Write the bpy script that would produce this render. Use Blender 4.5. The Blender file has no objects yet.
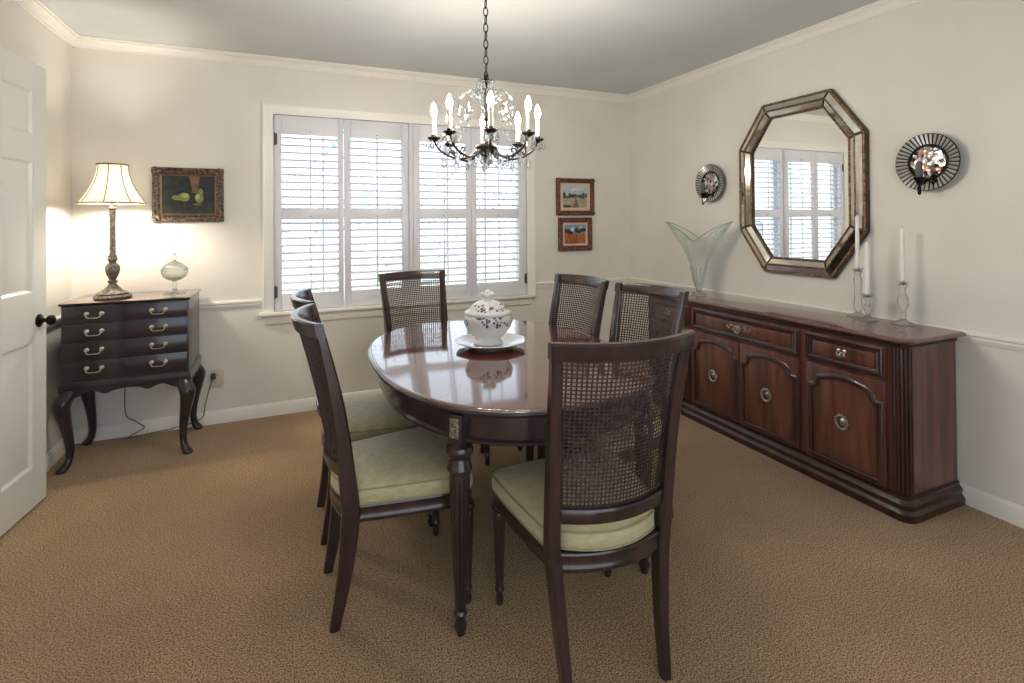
import bpy, bmesh, math, random
from mathutils import Vector, Matrix
PI = math.pi
random.seed(7)
S = bpy.context.scene
COL = S.collection

# ------------------------------------------------------------------ helpers
def new(): return bmesh.new()

def obj(name, bm, mats, parent=None, sharp=35, loc=None):
    bmesh.ops.recalc_face_normals(bm, faces=bm.faces[:])
    me = bpy.data.meshes.new(name); bm.to_mesh(me); bm.free()
    for m in (mats if isinstance(mats, (list, tuple)) else [mats]): me.materials.append(m)
    me.polygons.foreach_set('use_smooth', [True]*len(me.polygons))
    me.set_sharp_from_angle(angle=math.radians(sharp))
    o = bpy.data.objects.new(name, me); COL.objects.link(o)
    if parent: o.parent = parent
    if loc: o.location = loc
    return o

def tag(o, label=None, cat=None, group=None, kind=None):
    if label: o['label'] = label
    if cat: o['category'] = cat
    if group: o['group'] = group
    if kind: o['kind'] = kind
    return o

def thing(name, label, cat, loc=(0,0,0), rz=0, group=None):
    o = bpy.data.objects.new(name, None); COL.objects.link(o)
    o.empty_display_size = .05
    o.location = loc; o.rotation_euler = (0,0,rz)
    return tag(o, label, cat, group)

def struct(name, bm, m, sharp=35):
    o = obj(name, bm, m, None, sharp); o['kind'] = 'structure'; return o

def copy_tree(o, parent=None):
    c = o.copy(); COL.objects.link(c); c.parent = parent
    for ch in list(o.children): copy_tree(ch, c)
    return c

def face(bm, vs, mi=0):
    try:
        f = bm.faces.new(vs); f.material_index = mi; return f
    except ValueError: return None

def loft(bm, rings, closed=True, caps=(True, True), mi=0, ring_closed=False):
    vv = [[bm.verts.new(p) for p in r] for r in rings]
    n = len(vv[0]); m = len(vv)
    for i in range(m if ring_closed else m-1):
        a, b = vv[i], vv[(i+1) % m]
        for j in range(n if closed else n-1):
            k = (j+1) % n
            face(bm, (a[j], a[k], b[k], b[j]), mi)
    if not ring_closed and closed:
        if caps[0]: face(bm, vv[0][::-1], mi)
        if caps[1]: face(bm, vv[-1], mi)
    return vv

def box(bm, x0, x1, y0, y1, z0, z1, bev=0, mi=0, M=None):
    if bev <= 0:
        P = [(x0,y0,z0),(x1,y0,z0),(x1,y1,z0),(x0,y1,z0),(x0,y0,z1),(x1,y0,z1),(x1,y1,z1),(x0,y1,z1)]
        vs = [bm.verts.new(M @ Vector(p) if M else p) for p in P]
        for q in ((0,3,2,1),(4,5,6,7),(0,1,5,4),(1,2,6,5),(2,3,7,6),(3,0,4,7)): face(bm, [vs[i] for i in q], mi)
        return
    b = min(bev, (x1-x0)*.45, (y1-y0)*.45, (z1-z0)*.45)
    t = bmesh.new()
    box(t, x0, x1, y0, y1, z0, z1)
    bmesh.ops.bevel(t, geom=t.edges[:], offset=b, segments=2, affect='EDGES', profile=.5)
    mp = {}
    for v in t.verts: mp[v] = bm.verts.new(M @ v.co if M else v.co)
    for f in t.faces: face(bm, [mp[v] for v in f.verts], mi)
    t.free()

def lathe(bm, prof, n=32, c=(0,0,0), M=None, mod=None, mi=0, caps=(True, True)):
    rings = []
    for i, (r, z) in enumerate(prof):
        ring = []
        for j in range(n):
            a = 2*PI*j/n
            rr = max(r, 1e-4)
            if mod: rr = mod(rr, z, a, i)
            p = Vector((rr*math.cos(a), rr*math.sin(a), z))
            if M: p = M @ p
            ring.append(p + Vector(c))
        rings.append(ring)
    return loft(bm, rings, True, caps, mi)

def tube(bm, pts, rad, n=10, closed=False, mi=0, sec=None):
    """parallel-transport tube; rad scalar or list; sec optional list of (a,b) unit section"""
    P = [Vector(p) for p in pts]; m = len(P)
    T = []
    for i in range(m):
        if closed: t = P[(i+1) % m]-P[i-1]
        else: t = P[min(i+1, m-1)]-P[max(i-1, 0)]
        T.append(t.normalized())
    up = Vector((0,0,1)) if abs(T[0].z) < .9 else Vector((1,0,0))
    nrm = (up - T[0]*up.dot(T[0])).normalized()
    rings = []
    for i in range(m):
        nrm = (nrm - T[i]*nrm.dot(T[i])).normalized()
        b = T[i].cross(nrm)
        r = rad[i] if isinstance(rad, (list, tuple)) else rad
        if sec: ring = [P[i]+nrm*(a*r)+b*(q*r) for a, q in sec]
        else: ring = [P[i]+nrm*(r*math.cos(2*PI*k/n))+b*(r*math.sin(2*PI*k/n)) for k in range(n)]
        rings.append(ring)
    loft(bm, rings, True, (True, True), mi, ring_closed=closed)

def bar(bm, pts, sizes, xdir=(1,0,0), ch=.18, mi=0):
    """rectangular chamfered bar along a path; sizes (w along xdir, d)"""
    P = [Vector(p) for p in pts]; m = len(P); rings = []
    for i in range(m):
        t = (P[min(i+1,m-1)]-P[max(i-1,0)]).normalized()
        x = Vector(xdir); x = (x-t*x.dot(t)).normalized(); y = t.cross(x)
        w, d = sizes[i]; w /= 2; d /= 2; c = ch*min(w, d)*2
        sq = [(w,-d+c),(w,d-c),(w-c,d),(-w+c,d),(-w,d-c),(-w,-d+c),(-w+c,-d),(w-c,-d)]
        rings.append([P[i]+x*a+y*b for a, b in sq])
    loft(bm, rings, mi=mi)

def molding(bm, pts, normal, sec, closed=True, mi=0):
    """sweep section (o,h) along planar polyline with mitred corners. o = in-plane left offset, h = along normal"""
    N = Vector(normal).normalized(); P = [Vector(p) for p in pts]; m = len(P); rings = []
    for i in range(m):
        d1 = (P[i]-P[i-1]).normalized() if (closed or i > 0) else None
        d2 = (P[(i+1) % m]-P[i]).normalized() if (closed or i < m-1) else None
        if d1 is None: d1 = d2
        if d2 is None: d2 = d1
        l1 = N.cross(d1); l2 = N.cross(d2)
        b = (l1+l2)
        b = b.normalized() if b.length > 1e-6 else l1
        k = 1/max(.35, b.dot(l1))
        rings.append([P[i]+b*(o*k)+N*h for o, h in sec])
    loft(bm, rings, True, (True, True), mi, ring_closed=closed)

def prism(bm, pts, f, w0, w1, mi=0):
    """2-D polygon extruded; f maps (u,v,w) to xyz"""
    a = [bm.verts.new(f(u, v, w0)) for u, v in pts]; b = [bm.verts.new(f(u, v, w1)) for u, v in pts]
    face(bm, a[::-1], mi); face(bm, b, mi)
    for i in range(len(pts)):
        k = (i+1) % len(pts); face(bm, (a[i], a[k], b[k], b[i]), mi)

def smoothpath(ctrl, n=8):
    """Catmull-Rom through control tuples of any dimension"""
    out = []; m = len(ctrl)
    for i in range(m-1):
        p0, p1, p2, p3 = ctrl[max(i-1,0)], ctrl[i], ctrl[i+1], ctrl[min(i+2,m-1)]
        for s in range(n):
            t = s/n
            out.append(tuple(.5*((2*b)+(c-a)*t+(2*a-5*b+4*c-d)*t*t+(3*b-a-3*c+d)*t**3) for a, b, c, d in zip(p0,p1,p2,p3)))
    out.append(tuple(ctrl[-1])); return out

# ------------------------------------------------------------------ materials
def srgb(r, g, b):
    f = lambda c: (c/12.92 if c <= .04045 else ((c+.055)/1.055)**2.4)
    return (f(r/255), f(g/255), f(b/255), 1)

def mat(name, col, rough=.5, metal=0, coat=0, spec=.5, trans=0, ior=1.45, sheen=0):
    m = bpy.data.materials.new(name); m.use_nodes = True
    p = m.node_tree.nodes['Principled BSDF']
    p.inputs['Base Color'].default_value = col; p.inputs['Roughness'].default_value = rough
    p.inputs['Metallic'].default_value = metal; p.inputs['Coat Weight'].default_value = coat
    p.inputs['Coat Roughness'].default_value = .08
    p.inputs['Specular IOR Level'].default_value = spec; p.inputs['Transmission Weight'].default_value = trans
    p.inputs['IOR'].default_value = ior; p.inputs['Sheen Weight'].default_value = sheen
    return m

def nodes(m):
    nt = m.node_tree; return nt, nt.nodes, nt.links, nt.nodes['Principled BSDF']

def noise_col(m, c1, c2, scale=(1,1,1), nscale=8, detail=6, bump=0, bscale=None, lo=.35, hi=.65, bdist=.002):
    nt, N, L, p = nodes(m)
    tc = N.new('ShaderNodeTexCoord'); mp = N.new('ShaderNodeMapping'); mp.inputs['Scale'].default_value = scale
    L.new(tc.outputs['Object'], mp.inputs['Vector'])
    n = N.new('ShaderNodeTexNoise'); n.inputs['Scale'].default_value = nscale; n.inputs['Detail'].default_value = detail
    L.new(mp.outputs['Vector'], n.inputs['Vector'])
    r = N.new('ShaderNodeValToRGB'); r.color_ramp.elements[0].position = lo; r.color_ramp.elements[1].position = hi
    r.color_ramp.elements[0].color = c1; r.color_ramp.elements[1].color = c2
    L.new(n.outputs['Fac'], r.inputs['Fac']); L.new(r.outputs['Color'], p.inputs['Base Color'])
    if bump:
        b = N.new('ShaderNodeBump'); b.inputs['Strength'].default_value = bump; b.inputs['Distance'].default_value = bdist
        if bscale:
            n2 = N.new('ShaderNodeTexNoise'); n2.inputs['Scale'].default_value = bscale; n2.inputs['Detail'].default_value = 4
            L.new(tc.outputs['Object'], n2.inputs['Vector']); L.new(n2.outputs['Fac'], b.inputs['Height'])
        else: L.new(n.outputs['Fac'], b.inputs['Height'])
        L.new(b.outputs['Normal'], p.inputs['Normal'])
    return m

def wood(name, dark, light, stretch, nscale=6, rough=.3, coat=.3):
    return noise_col(mat(name, light, rough, coat=coat), dark, light, stretch, nscale, 8, lo=.3, hi=.72)

M = {}
M['wall'] = noise_col(mat('cream wall paint', srgb(227,222,214), .6), srgb(225,220,211), srgb(229,225,217), nscale=3, bump=.06, bscale=160, bdist=.001)
M['ceiling'] = noise_col(mat('pale grey ceiling paint', srgb(206,210,212), .8), srgb(203,207,210), srgb(209,213,214), nscale=2, bump=.05, bscale=120, bdist=.001)
M['trim'] = mat('white gloss trim paint', srgb(238,234,226), .32)
M['shutter'] = mat('white shutter paint', srgb(224,225,231), .4)
M['door'] = mat('white door paint', srgb(226,224,220), .35)
# carpet
c = mat('tan carpet', srgb(150,112,74), .95, spec=.1, sheen=.3)
nt, N, L, p = nodes(c)
tc = N.new('ShaderNodeTexCoord')
n1 = N.new('ShaderNodeTexNoise'); n1.inputs['Scale'].default_value = 190; n1.inputs['Detail'].default_value = 3; n1.inputs['Roughness'].default_value = .6
n2 = N.new('ShaderNodeTexNoise'); n2.inputs['Scale'].default_value = 2.2; n2.inputs['Detail'].default_value = 3
n3 = N.new('ShaderNodeTexNoise'); n3.inputs['Scale'].default_value = 260; n3.inputs['Detail'].default_value = 2
for n in (n1, n2, n3): L.new(tc.outputs['Object'], n.inputs['Vector'])
r1 = N.new('ShaderNodeValToRGB'); r1.color_ramp.elements[0].position = .40; r1.color_ramp.elements[1].position = .60
r1.color_ramp.elements[0].color = srgb(96,72,46); r1.color_ramp.elements[1].color = srgb(218,182,134)
r2 = N.new('ShaderNodeValToRGB'); r2.color_ramp.elements[0].position = .3; r2.color_ramp.elements[1].position = .7
r2.color_ramp.elements[0].color = (.86,.84,.82,1); r2.color_ramp.elements[1].color = (1.08,1.06,1.04,1)
L.new(n1.outputs['Fac'], r1.inputs['Fac']); L.new(n2.outputs['Fac'], r2.inputs['Fac'])
mx = N.new('ShaderNodeMix'); mx.data_type = 'RGBA'; mx.blend_type = 'MULTIPLY'; mx.inputs[0].default_value = 1
L.new(r1.outputs['Color'], mx.inputs[6]); L.new(r2.outputs['Color'], mx.inputs[7]); L.new(mx.outputs[2], p.inputs['Base Color'])
ad = N.new('ShaderNodeMath'); ad.operation = 'ADD'; L.new(n1.outputs['Fac'], ad.inputs[0]); L.new(n3.outputs['Fac'], ad.inputs[1])
b = N.new('ShaderNodeBump'); b.inputs['Strength'].default_value = .7; b.inputs['Distance'].default_value = .008
L.new(ad.outputs[0], b.inputs['Height']); L.new(b.outputs['Normal'], p.inputs['Normal'])
M['carpet'] = c

M['table_top'] = wood('polished mahogany table top', srgb(72,32,22), srgb(112,54,36), (6,.7,3), 4, .07, 1)
M['table_top'].node_tree.nodes['Principled BSDF'].inputs['Coat IOR'].default_value = 2.0
M['table_wood'] = wood('dark mahogany', srgb(34,23,26), srgb(58,40,42), (3,3,.4), 8, .28, .6)
M['chair_wood'] = wood('dark walnut chair', srgb(36,24,26), srgb(66,44,43), (3,3,.4), 8, .3, .55)
M['cane'] = noise_col(mat('brown cane', srgb(58,44,42), .5), srgb(44,33,34), srgb(72,54,50), nscale=60)
M['cushion'] = noise_col(mat('olive silk cushion', srgb(178,166,126), .5, sheen=.4), srgb(174,162,122), srgb(188,177,138), (1,1,3), 30, 2, bump=.12, bscale=420, bdist=.0006)
M['piping'] = mat('olive piping cord', srgb(150,142,104), .6)
M['side_wood'] = wood('cherry sideboard wood', srgb(66,37,32), srgb(122,77,64), (4,4,.35), 5, .3, .45)
M['side_dark'] = wood('dark stained sideboard moulding', srgb(40,22,22), srgb(72,42,38), (3,3,.6), 6, .28, .5)
M['side_top'] = wood('sideboard top veneer', srgb(90,58,56), srgb(130,92,86), (.5,5,3), 5, .16, .8)
M['chest'] = wood('near black mahogany chest', srgb(26,22,28), srgb(52,42,48), (.5,4,4), 6, .28, .5)
M['chest_top'] = wood('red mahogany chest top', srgb(72,32,26), srgb(116,60,50), (.5,4,4), 6, .14, .9)
M['brass'] = noise_col(mat('aged brass', srgb(176,158,122), .3, 1), srgb(120,104,76), srgb(190,172,134), nscale=60)
M['silver'] = mat('antique silver pull', srgb(196,190,180), .3, 1)
M['bronze'] = mat('dark bronze', srgb(34,31,30), .45, .6)
M['black'] = mat('black iron', srgb(26,24,23), .35, .6)
M['gold'] = noise_col(mat('worn gilt beading', srgb(140,112,80), .42, .75), srgb(70,50,36), srgb(176,146,106), nscale=90, bump=.2)
M['mirror'] = mat('silvered glass', (.93,.94,.93,1), .015, 1)
M['mirror_old'] = noise_col(mat('antiqued mirror strip', (.8,.78,.74,1), .08, 1), srgb(226,222,214), srgb(248,246,240), nscale=18)
M['petal'] = mat('silvered petals', srgb(206,204,198), .25, .55)
M['white_china'] = mat('white porcelain', srgb(238,238,236), .12, coat=.5)
M['wax'] = mat('white candle wax', srgb(240,238,232), .45); M['wax'].node_tree.nodes['Principled BSDF'].inputs['Subsurface Weight'].default_value = .15
M['grey_wax'] = mat('slate grey candle', srgb(88,90,94), .5)
M['sleeve'] = mat('ivory candle sleeve', srgb(240,230,205), .5)
M['plate_white'] = mat('outlet plastic', srgb(206,196,176), .4)
M['plug'] = mat('brown cord rubber', srgb(70,56,48), .5)
M['cord_grey'] = mat('grey lamp cord', srgb(96,90,84), .5)
M['lamp_base'] = noise_col(mat('weathered bronze lamp', srgb(120,100,84), .45, .35), srgb(72,65,61), srgb(132,123,116), nscale=60, bump=.3)
M['frame_bronze'] = noise_col(mat('carved bronze frame', srgb(90,72,60), .4, .5), srgb(46,37,34), srgb(132,112,98), nscale=60, bump=.4)
M['frame_red'] = noise_col(mat('reddish carved wood frame', srgb(98,58,46), .4, .2), srgb(62,34,28), srgb(136,92,76), nscale=60, bump=.3)
M['liner'] = mat('cream frame liner', srgb(206,186,158), .6)
M['gilt'] = mat('dull gilt slip', srgb(128,104,82), .4, .5)
M['hinge'] = mat('dark hinge', srgb(92,84,78), .4, .8)

def glass(name, col, mixf=.45, rough=.0, ior=1.5):
    m = bpy.data.materials.new(name); m.use_nodes = True
    nt = m.node_tree; nt.nodes.clear(); N = nt.nodes; L = nt.links
    out = N.new('ShaderNodeOutputMaterial'); mix = N.new('ShaderNodeMixShader')
    g = N.new('ShaderNodeBsdfGlass'); g.inputs['Color'].default_value = col; g.inputs['Roughness'].default_value = rough; g.inputs['IOR'].default_value = ior
    t = N.new('ShaderNodeBsdfTransparent'); t.inputs['Color'].default_value = col
    mix.inputs[0].default_value = mixf
    L.new(t.outputs[0], mix.inputs[1]); L.new(g.outputs[0], mix.inputs[2]); L.new(mix.outputs[0], out.inputs[0])
    return m
def pane_glass(name):
    m = bpy.data.materials.new(name); m.use_nodes = True
    nt = m.node_tree; nt.nodes.clear(); N = nt.nodes; L = nt.links
    out = N.new('ShaderNodeOutputMaterial'); mix = N.new('ShaderNodeMixShader'); 
    t = N.new('ShaderNodeBsdfTransparent'); g = N.new('ShaderNodeBsdfGlossy'); g.inputs['Roughness'].default_value = .02
    mix.inputs[0].default_value = .05; L.new(t.outputs[0], mix.inputs[1]); L.new(g.outputs[0], mix.inputs[2]); L.new(mix.outputs[0], out.inputs[0])
    return m
M['crystal'] = glass('clear cut crystal', (.97,.98,.98,1), .6)
M['clear_glass'] = glass('clear pressed glass', (.93,.96,.95,1), .8)
M['green_glass'] = glass('pale green tinted glass', (.97,.993,.985,1), .36)
M['pane'] = pane_glass('window pane glass')

def emit(name, col, s):
    m = bpy.data.materials.new(name); m.use_nodes = True
    nt = m.node_tree; nt.nodes.clear()
    o = nt.nodes.new('ShaderNodeOutputMaterial'); e = nt.nodes.new('ShaderNodeEmission')
    e.inputs[0].default_value = col; e.inputs[1].default_value = s; nt.links.new(e.outputs[0], o.inputs[0]); return m
BULB = 560
M['bulb'] = emit('glowing candle bulb', (1,.91,.77,1), BULB)
M['lamp_bulb'] = emit('glowing lamp bulb', (1,.91,.74,1), 620)
# lamp shade: translucent fabric
m = bpy.data.materials.new('cream silk shade'); m.use_nodes = True
nt = m.node_tree; nt.nodes.clear(); N = nt.nodes; L = nt.links
o_ = N.new('ShaderNodeOutputMaterial'); mx = N.new('ShaderNodeMixShader'); d_ = N.new('ShaderNodeBsdfDiffuse'); t_ = N.new('ShaderNodeBsdfTranslucent')
d_.inputs[0].default_value = srgb(248,244,234); t_.inputs[0].default_value = srgb(253,250,242); mx.inputs[0].default_value = .55
L.new(d_.outputs[0], mx.inputs[1]); L.new(t_.outputs[0], mx.inputs[2]); L.new(mx.outputs[0], o_.inputs[0])
M['shade'] = m
# decorated porcelain: dark floral sprays in a band
m = mat('flowered porcelain', srgb(236,236,234), .12, coat=.5); nt, N, L, p = nodes(m)
tc = N.new('ShaderNodeTexCoord'); sep = N.new('ShaderNodeSeparateXYZ'); L.new(tc.outputs['Object'], sep.inputs[0])
n1 = N.new('ShaderNodeTexNoise'); n1.inputs['Scale'].default_value = 13; n1.inputs['Detail'].default_value = 1; L.new(tc.outputs['Object'], n1.inputs['Vector'])
v1 = N.new('ShaderNodeTexVoronoi'); v1.inputs['Scale'].default_value = 75; L.new(tc.outputs['Object'], v1.inputs['Vector'])
a1 = N.new('ShaderNodeMath'); a1.operation = 'GREATER_THAN'; a1.inputs[1].default_value = .49; L.new(n1.outputs['Fac'], a1.inputs[0])
a2 = N.new('ShaderNodeMath'); a2.operation = 'LESS_THAN'; a2.inputs[1].default_value = .5; L.new(v1.outputs['Distance'], a2.inputs[0])
def band(lo, hi):
    g = N.new('ShaderNodeMath'); g.operation = 'GREATER_THAN'; g.inputs[1].default_value = lo; L.new(sep.outputs['Z'], g.inputs[0])
    l = N.new('ShaderNodeMath'); l.operation = 'LESS_THAN'; l.inputs[1].default_value = hi; L.new(sep.outputs['Z'], l.inputs[0])
    q = N.new('ShaderNodeMath'); q.operation = 'MULTIPLY'; L.new(g.outputs[0], q.inputs[0]); L.new(l.outputs[0], q.inputs[1]); return q
b1 = band(.085, .135); b2 = band(.155, .185)
bb = N.new('ShaderNodeMath'); bb.operation = 'ADD'; L.new(b1.outputs[0], bb.inputs[0]); L.new(b2.outputs[0], bb.inputs[1])
k1 = N.new('ShaderNodeMath'); k1.operation = 'MULTIPLY'; L.new(a1.outputs[0], k1.inputs[0]); L.new(a2.outputs[0], k1.inputs[1])
k2 = N.new('ShaderNodeMath'); k2.operation = 'MULTIPLY'; L.new(k1.outputs[0], k2.inputs[0]); L.new(bb.outputs[0], k2.inputs[1])
n4 = N.new('ShaderNodeTexNoise'); n4.inputs['Scale'].default_value = 40; L.new(tc.outputs['Object'], n4.inputs['Vector'])
cr = N.new('ShaderNodeValToRGB'); cr.color_ramp.elements[0].position = .4; cr.color_ramp.elements[1].position = .6
cr.color_ramp.elements[0].color = srgb(58,54,70); cr.color_ramp.elements[1].color = srgb(128,96,104); L.new(n4.outputs['Fac'], cr.inputs['Fac'])
mx = N.new('ShaderNodeMix'); mx.data_type = 'RGBA'; mx.inputs[6].default_value = srgb(236,236,234)
L.new(k2.outputs[0], mx.inputs[0]); L.new(cr.outputs['Color'], mx.inputs[7]); L.new(mx.outputs[2], p.inputs['Base Color'])
M['porcelain'] = m
# chequered mosaic of small mirror facets for the sconce centres
m = mat('mosaic mirror centre', (.7,.7,.7,1), .22, .55); nt, N, L, p = nodes(m)
tc = N.new('ShaderNodeTexCoord'); v = N.new('ShaderNodeTexVoronoi'); v.inputs['Scale'].default_value = 58; L.new(tc.outputs['Object'], v.inputs['Vector'])
r = N.new('ShaderNodeValToRGB'); r.color_ramp.interpolation = 'CONSTANT'; els = r.color_ramp.elements
els[0].position = 0; els[0].color = srgb(58,54,54); els[1].position = .68; els[1].color = srgb(206,206,206)
e = els.new(.34); e.color = srgb(132,130,134); e = els.new(.54); e.color = srgb(178,140,128)
L.new(v.outputs['Color'], r.inputs['Fac']); L.new(r.outputs['Color'], p.inputs['Base Color'])
n = N.new('ShaderNodeBump'); n.inputs['Strength'].default_value = .5; n.inputs['Distance'].default_value = .004
L.new(v.outputs['Distance'], n.inputs['Height']); L.new(n.outputs['Normal'], p.inputs['Normal'])
M['mosaic'] = m

# ------------------------------------------------------------------ room shell
XL, XR, YB, YF, H = -1.1917, 2.8586, 3.9041, -0.9, 2.44
WX0, WX1, WZ0, WZ1 = -.093, 1.818, .70, 2.056
T = .14
bm = new(); box(bm, XL-1.3, XR+T, YF-T, YB+T, -.1, 0); struct('floor', bm, M['carpet'])
bm = new(); box(bm, XL-T, XR+T, YF-T, YB+T, H, H+.1); struct('ceiling', bm, M['ceiling'])
bm = new()
box(bm, XL-T, WX0, YB, YB+T, 0, H); box(bm, WX1, XR+T, YB, YB+T, 0, H)
box(bm, WX0, WX1, YB, YB+T, 0, WZ0); box(bm, WX0, WX1, YB, YB+T, WZ1, H)
struct('wall_back', bm, M['wall'])
bm = new(); box(bm, XR, XR+T, YF, YB, 0, H); struct('wall_right', bm, M['wall'])
# left wall with the doorway the open door belongs to
DY0, DY1, DH = 1.66, 2.45, 2.075
bm = new(); box(bm, XL-T, XL, YF, DY0, 0, H); box(bm, XL-T, XL, DY1, YB, 0, H); box(bm, XL-T, XL, DY0, DY1, DH, H)
struct('wall_left', bm, M['wall'])
bm = new(); box(bm, XL-1.3, XL-1.2, DY0-.8, DY1+.8, 0, H); box(bm, XL-1.2, XL-T, DY0-.8, DY0-.7, 0, H); box(bm, XL-1.2, XL-T, DY1+.7, DY1+.8, 0, H)
box(bm, XL-1.3, XL-T, DY0-.8, DY1+.8, H, H+.1)
struct('wall_hall', bm, M['wall'])
# unseen front wall; opening added and sized to let in sky fill light
FX0, FX1, FH = -.7, 1.5, 2.1
bm = new(); box(bm, XL-T, FX0, YF-T, YF, 0, H); box(bm, FX1, XR+T, YF-T, YF, 0, H); box(bm, FX0, FX1, YF-T, YF, FH, H)
struct('wall_front', bm, M['wall'])

# crown moulding, chair rail and baseboards
crown = [(0,-.001),(0,-.062),(.009,-.062),(.009,-.053),(.014,-.050),(.019,-.036),(.030,-.024),(.040,-.020),(.040,-.010),(.052,-.009),(.052,-.001)]
def run(name, p0, p1, inward, prof, z):
    bm = new(); I = Vector(inward)
    loft(bm, [[Vector((p[0],p[1],z))+I*o+Vector((0,0,h)) for o, h in prof] for p in (p0, p1)])
    return struct(name, bm, M['trim'], 25)
run('trim_1', (XL,YB), (XR,YB), (0,-1,0), crown, H)
run('trim_2', (XR,YB), (XR,YF), (-1,0,0), crown, H)
run('trim_3', (XL,YB), (XL,YF), (1,0,0), crown, H)
rail = [(0,-.05),(.008,-.05),(.010,-.04),(.014,-.034),(.014,-.022),(.02,-.016),(.02,-.006),(.016,0),(0,0)]
RZ = .796
run('trim_4', (XL,YB), (-.163,YB), (0,-1,0), rail, RZ)
run('trim_5', (1.868,YB), (XR,YB), (0,-1,0), rail, RZ)
run('trim_6', (XR,YB), (XR,YF), (-1,0,0), rail, RZ)
run('trim_7', (XL,YB), (XL,DY1+.09), (1,0,0), rail, RZ)
base = [(0,0),(.015,0),(.015,.066),(.012,.074),(.006,.084),(0,.086)]
run('baseboard_back', (XL,YB), (XR,YB), (0,-1,0), base, 0)
run('baseboard_right', (XR,YB), (XR,YF), (-1,0,0), base, 0)
run('baseboard_left', (XL,YB), (XL,DY1+.09), (1,0,0), base, 0)
# door casing
bm = new()
for y0, y1, z0, z1 in ((DY0-.08,DY0,0,DH+.08),(DY1,DY1+.08,0,DH+.08),(DY0-.08,DY1+.08,DH,DH+.08)):
    box(bm, XL-.001, XL+.016, y0, y1, z0, z1, .003)
struct('trim_8', bm, M['trim'])

# ------------------------------------------------------------------ window
bm = new(); cs = [(0,0),(0,.012),(.012,.016),(.05,.018),(.062,.022),(.072,.02),(.072,0)]
P3 = [(WX0,YB,WZ0-.01),(WX0,YB,WZ1),(WX1,YB,WZ1),(WX1,YB,WZ0-.01)]
# casing: swept up the left, over the top, down the right (offset outward)
molding(bm, P3, (0,-1,0), [(o*.95, h) for o, h in cs], closed=False)
struct('trim_9', bm, M['trim'], 25)
bm = new()
box(bm, WX0-.09, WX1+.055, YB-.05, YB+.02, WZ0-.018, WZ0+.004, .006)
struct('window_sill', bm, M['trim'])
bm = new(); box(bm, WX0-.06, WX1+.03, YB-.018, YB-.001, WZ0-.078, WZ0-.018, .004); struct('trim_10', bm, M['trim'])
win = bpy.data.objects.new('window_1', None); COL.objects.link(win); win.location = (.86, YB+.1, WZ0); win['kind'] = 'structure'
bm = new(); wc = .86
for a, b_, c_, d_ in ((WX0,WX0+.05,WZ0,WZ1),(WX1-.05,WX1,WZ0,WZ1),(WX0,WX1,WZ0,WZ0+.05),(WX0,WX1,WZ1-.05,WZ1),(.80,.91,WZ0,WZ1),(WX0,WX1,1.35,1.395)):
    box(bm, a-wc, b_-wc, -.015, .03, c_-WZ0, d_-WZ0, .004)
for x in (.235, .62, 1.17, 1.49): box(bm, x-.007-wc, x+.007-wc, 0, .02, 0, WZ1-WZ0, 0)
obj('window_frame', bm, M['shutter'], win)
bm = new(); box(bm, WX0+.02-wc, WX1-.02-wc, .008, .012, .02, WZ1-WZ0-.02); obj('window_pane', bm, M['pane'], win)
# mullion between the two shutter pairs
bm = new(); box(bm, .838, .869, YB-.012, YB+.06, WZ0+.004, WZ1, .004); box(bm, .849, .858, YB-.018, YB-.01, WZ0+.004, WZ1, .002); struct('trim_11', bm, M['shutter'])

LZ = ((.819, 1.333), (1.414, 1.926))
def shutter(x0, x1, o0, o1, label, hinge_left):
    cx = (x0+x1)/2; y = YB+.012
    t = thing('shutter_panel', label, 'window shutter', (cx, y, WZ0+.006), 0, 'louvered shutter panels over the window')
    a0, a1, q0, q1 = x0-cx+.0015, x1-cx-.0015, o0-cx, o1-cx; Z = lambda z: z-WZ0-.006
    zt = Z(WZ1)-.003
    bm = new()
    box(bm, a0, q0, -.014, .014, 0, zt, .003); box(bm, q1, a1, -.014, .014, 0, zt, .003)
    for z0, z1 in ((0, Z(LZ[0][0])), (Z(LZ[0][1]), Z(LZ[1][0])), (Z(LZ[1][1]), zt)):
        box(bm, q0, q1, -.014, .014, z0, z1, .003)
    obj('shutter_frame', bm, M['shutter'], t)
    xr = (q0+q1)/2
    for k, (z0, z1) in enumerate(LZ):
        bm = new(); n = 10; pitch = (z1-z0)/n; ang = math.radians(9)
        for i in range(n):
            zc = Z(z0)+pitch*(i+.5); ring0 = []
            for s in range(12):
                a = 2*PI*s/12; yy, zz = .029*math.cos(a), .0068*math.sin(a)
                ring0.append((yy*math.cos(ang)-zz*math.sin(ang), yy*math.sin(ang)+zz*math.cos(ang)))
            loft(bm, [[(x, yy, zc+zz) for yy, zz in ring0] for x in (q0+.001, q1-.001)])
        obj('louver_bank', bm, M['shutter'], t, 60)
        bm = new(); box(bm, xr-.0045, xr+.0045, -.034, -.026, Z(z0)+.012, Z(z1)-.022, .002); obj('tilt_rod', bm, M['shutter'], t)
        bm = new(); lathe(bm, [(.003,-.008),(.004,-.004),(.004,.004),(.003,.006)], 10, (xr, -.02, Z(z1)+.022), Matrix.Rotation(PI/2,3,'X')); obj('rod_catch', bm, M['hinge'], t)
    hx = a0+.003 if hinge_left else a1-.003
    for zc in (.13, 1.18):
        bm = new(); lathe(bm, [(.003,-.046),(.0045,-.042),(.0045,.042),(.003,.046)], 10, (hx, -.018, zc)); box(bm, hx-.004 if hinge_left else hx-.016, hx+.016 if hinge_left else hx+.004, -.0165, -.0135, zc-.038, zc+.038)
        obj('hinge', bm, M['hinge'] if x0 < 0 or x1 > 1.7 else M['shutter'], t)
    return t
shutter(-.088, .368, -.040, .330, 'white louvered shutter panel nearest the pear painting, leftmost of the four', True)
shutter(.370, .836, .418, .786, 'white louvered shutter panel behind the far dining chair, second from the left', False)
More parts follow.
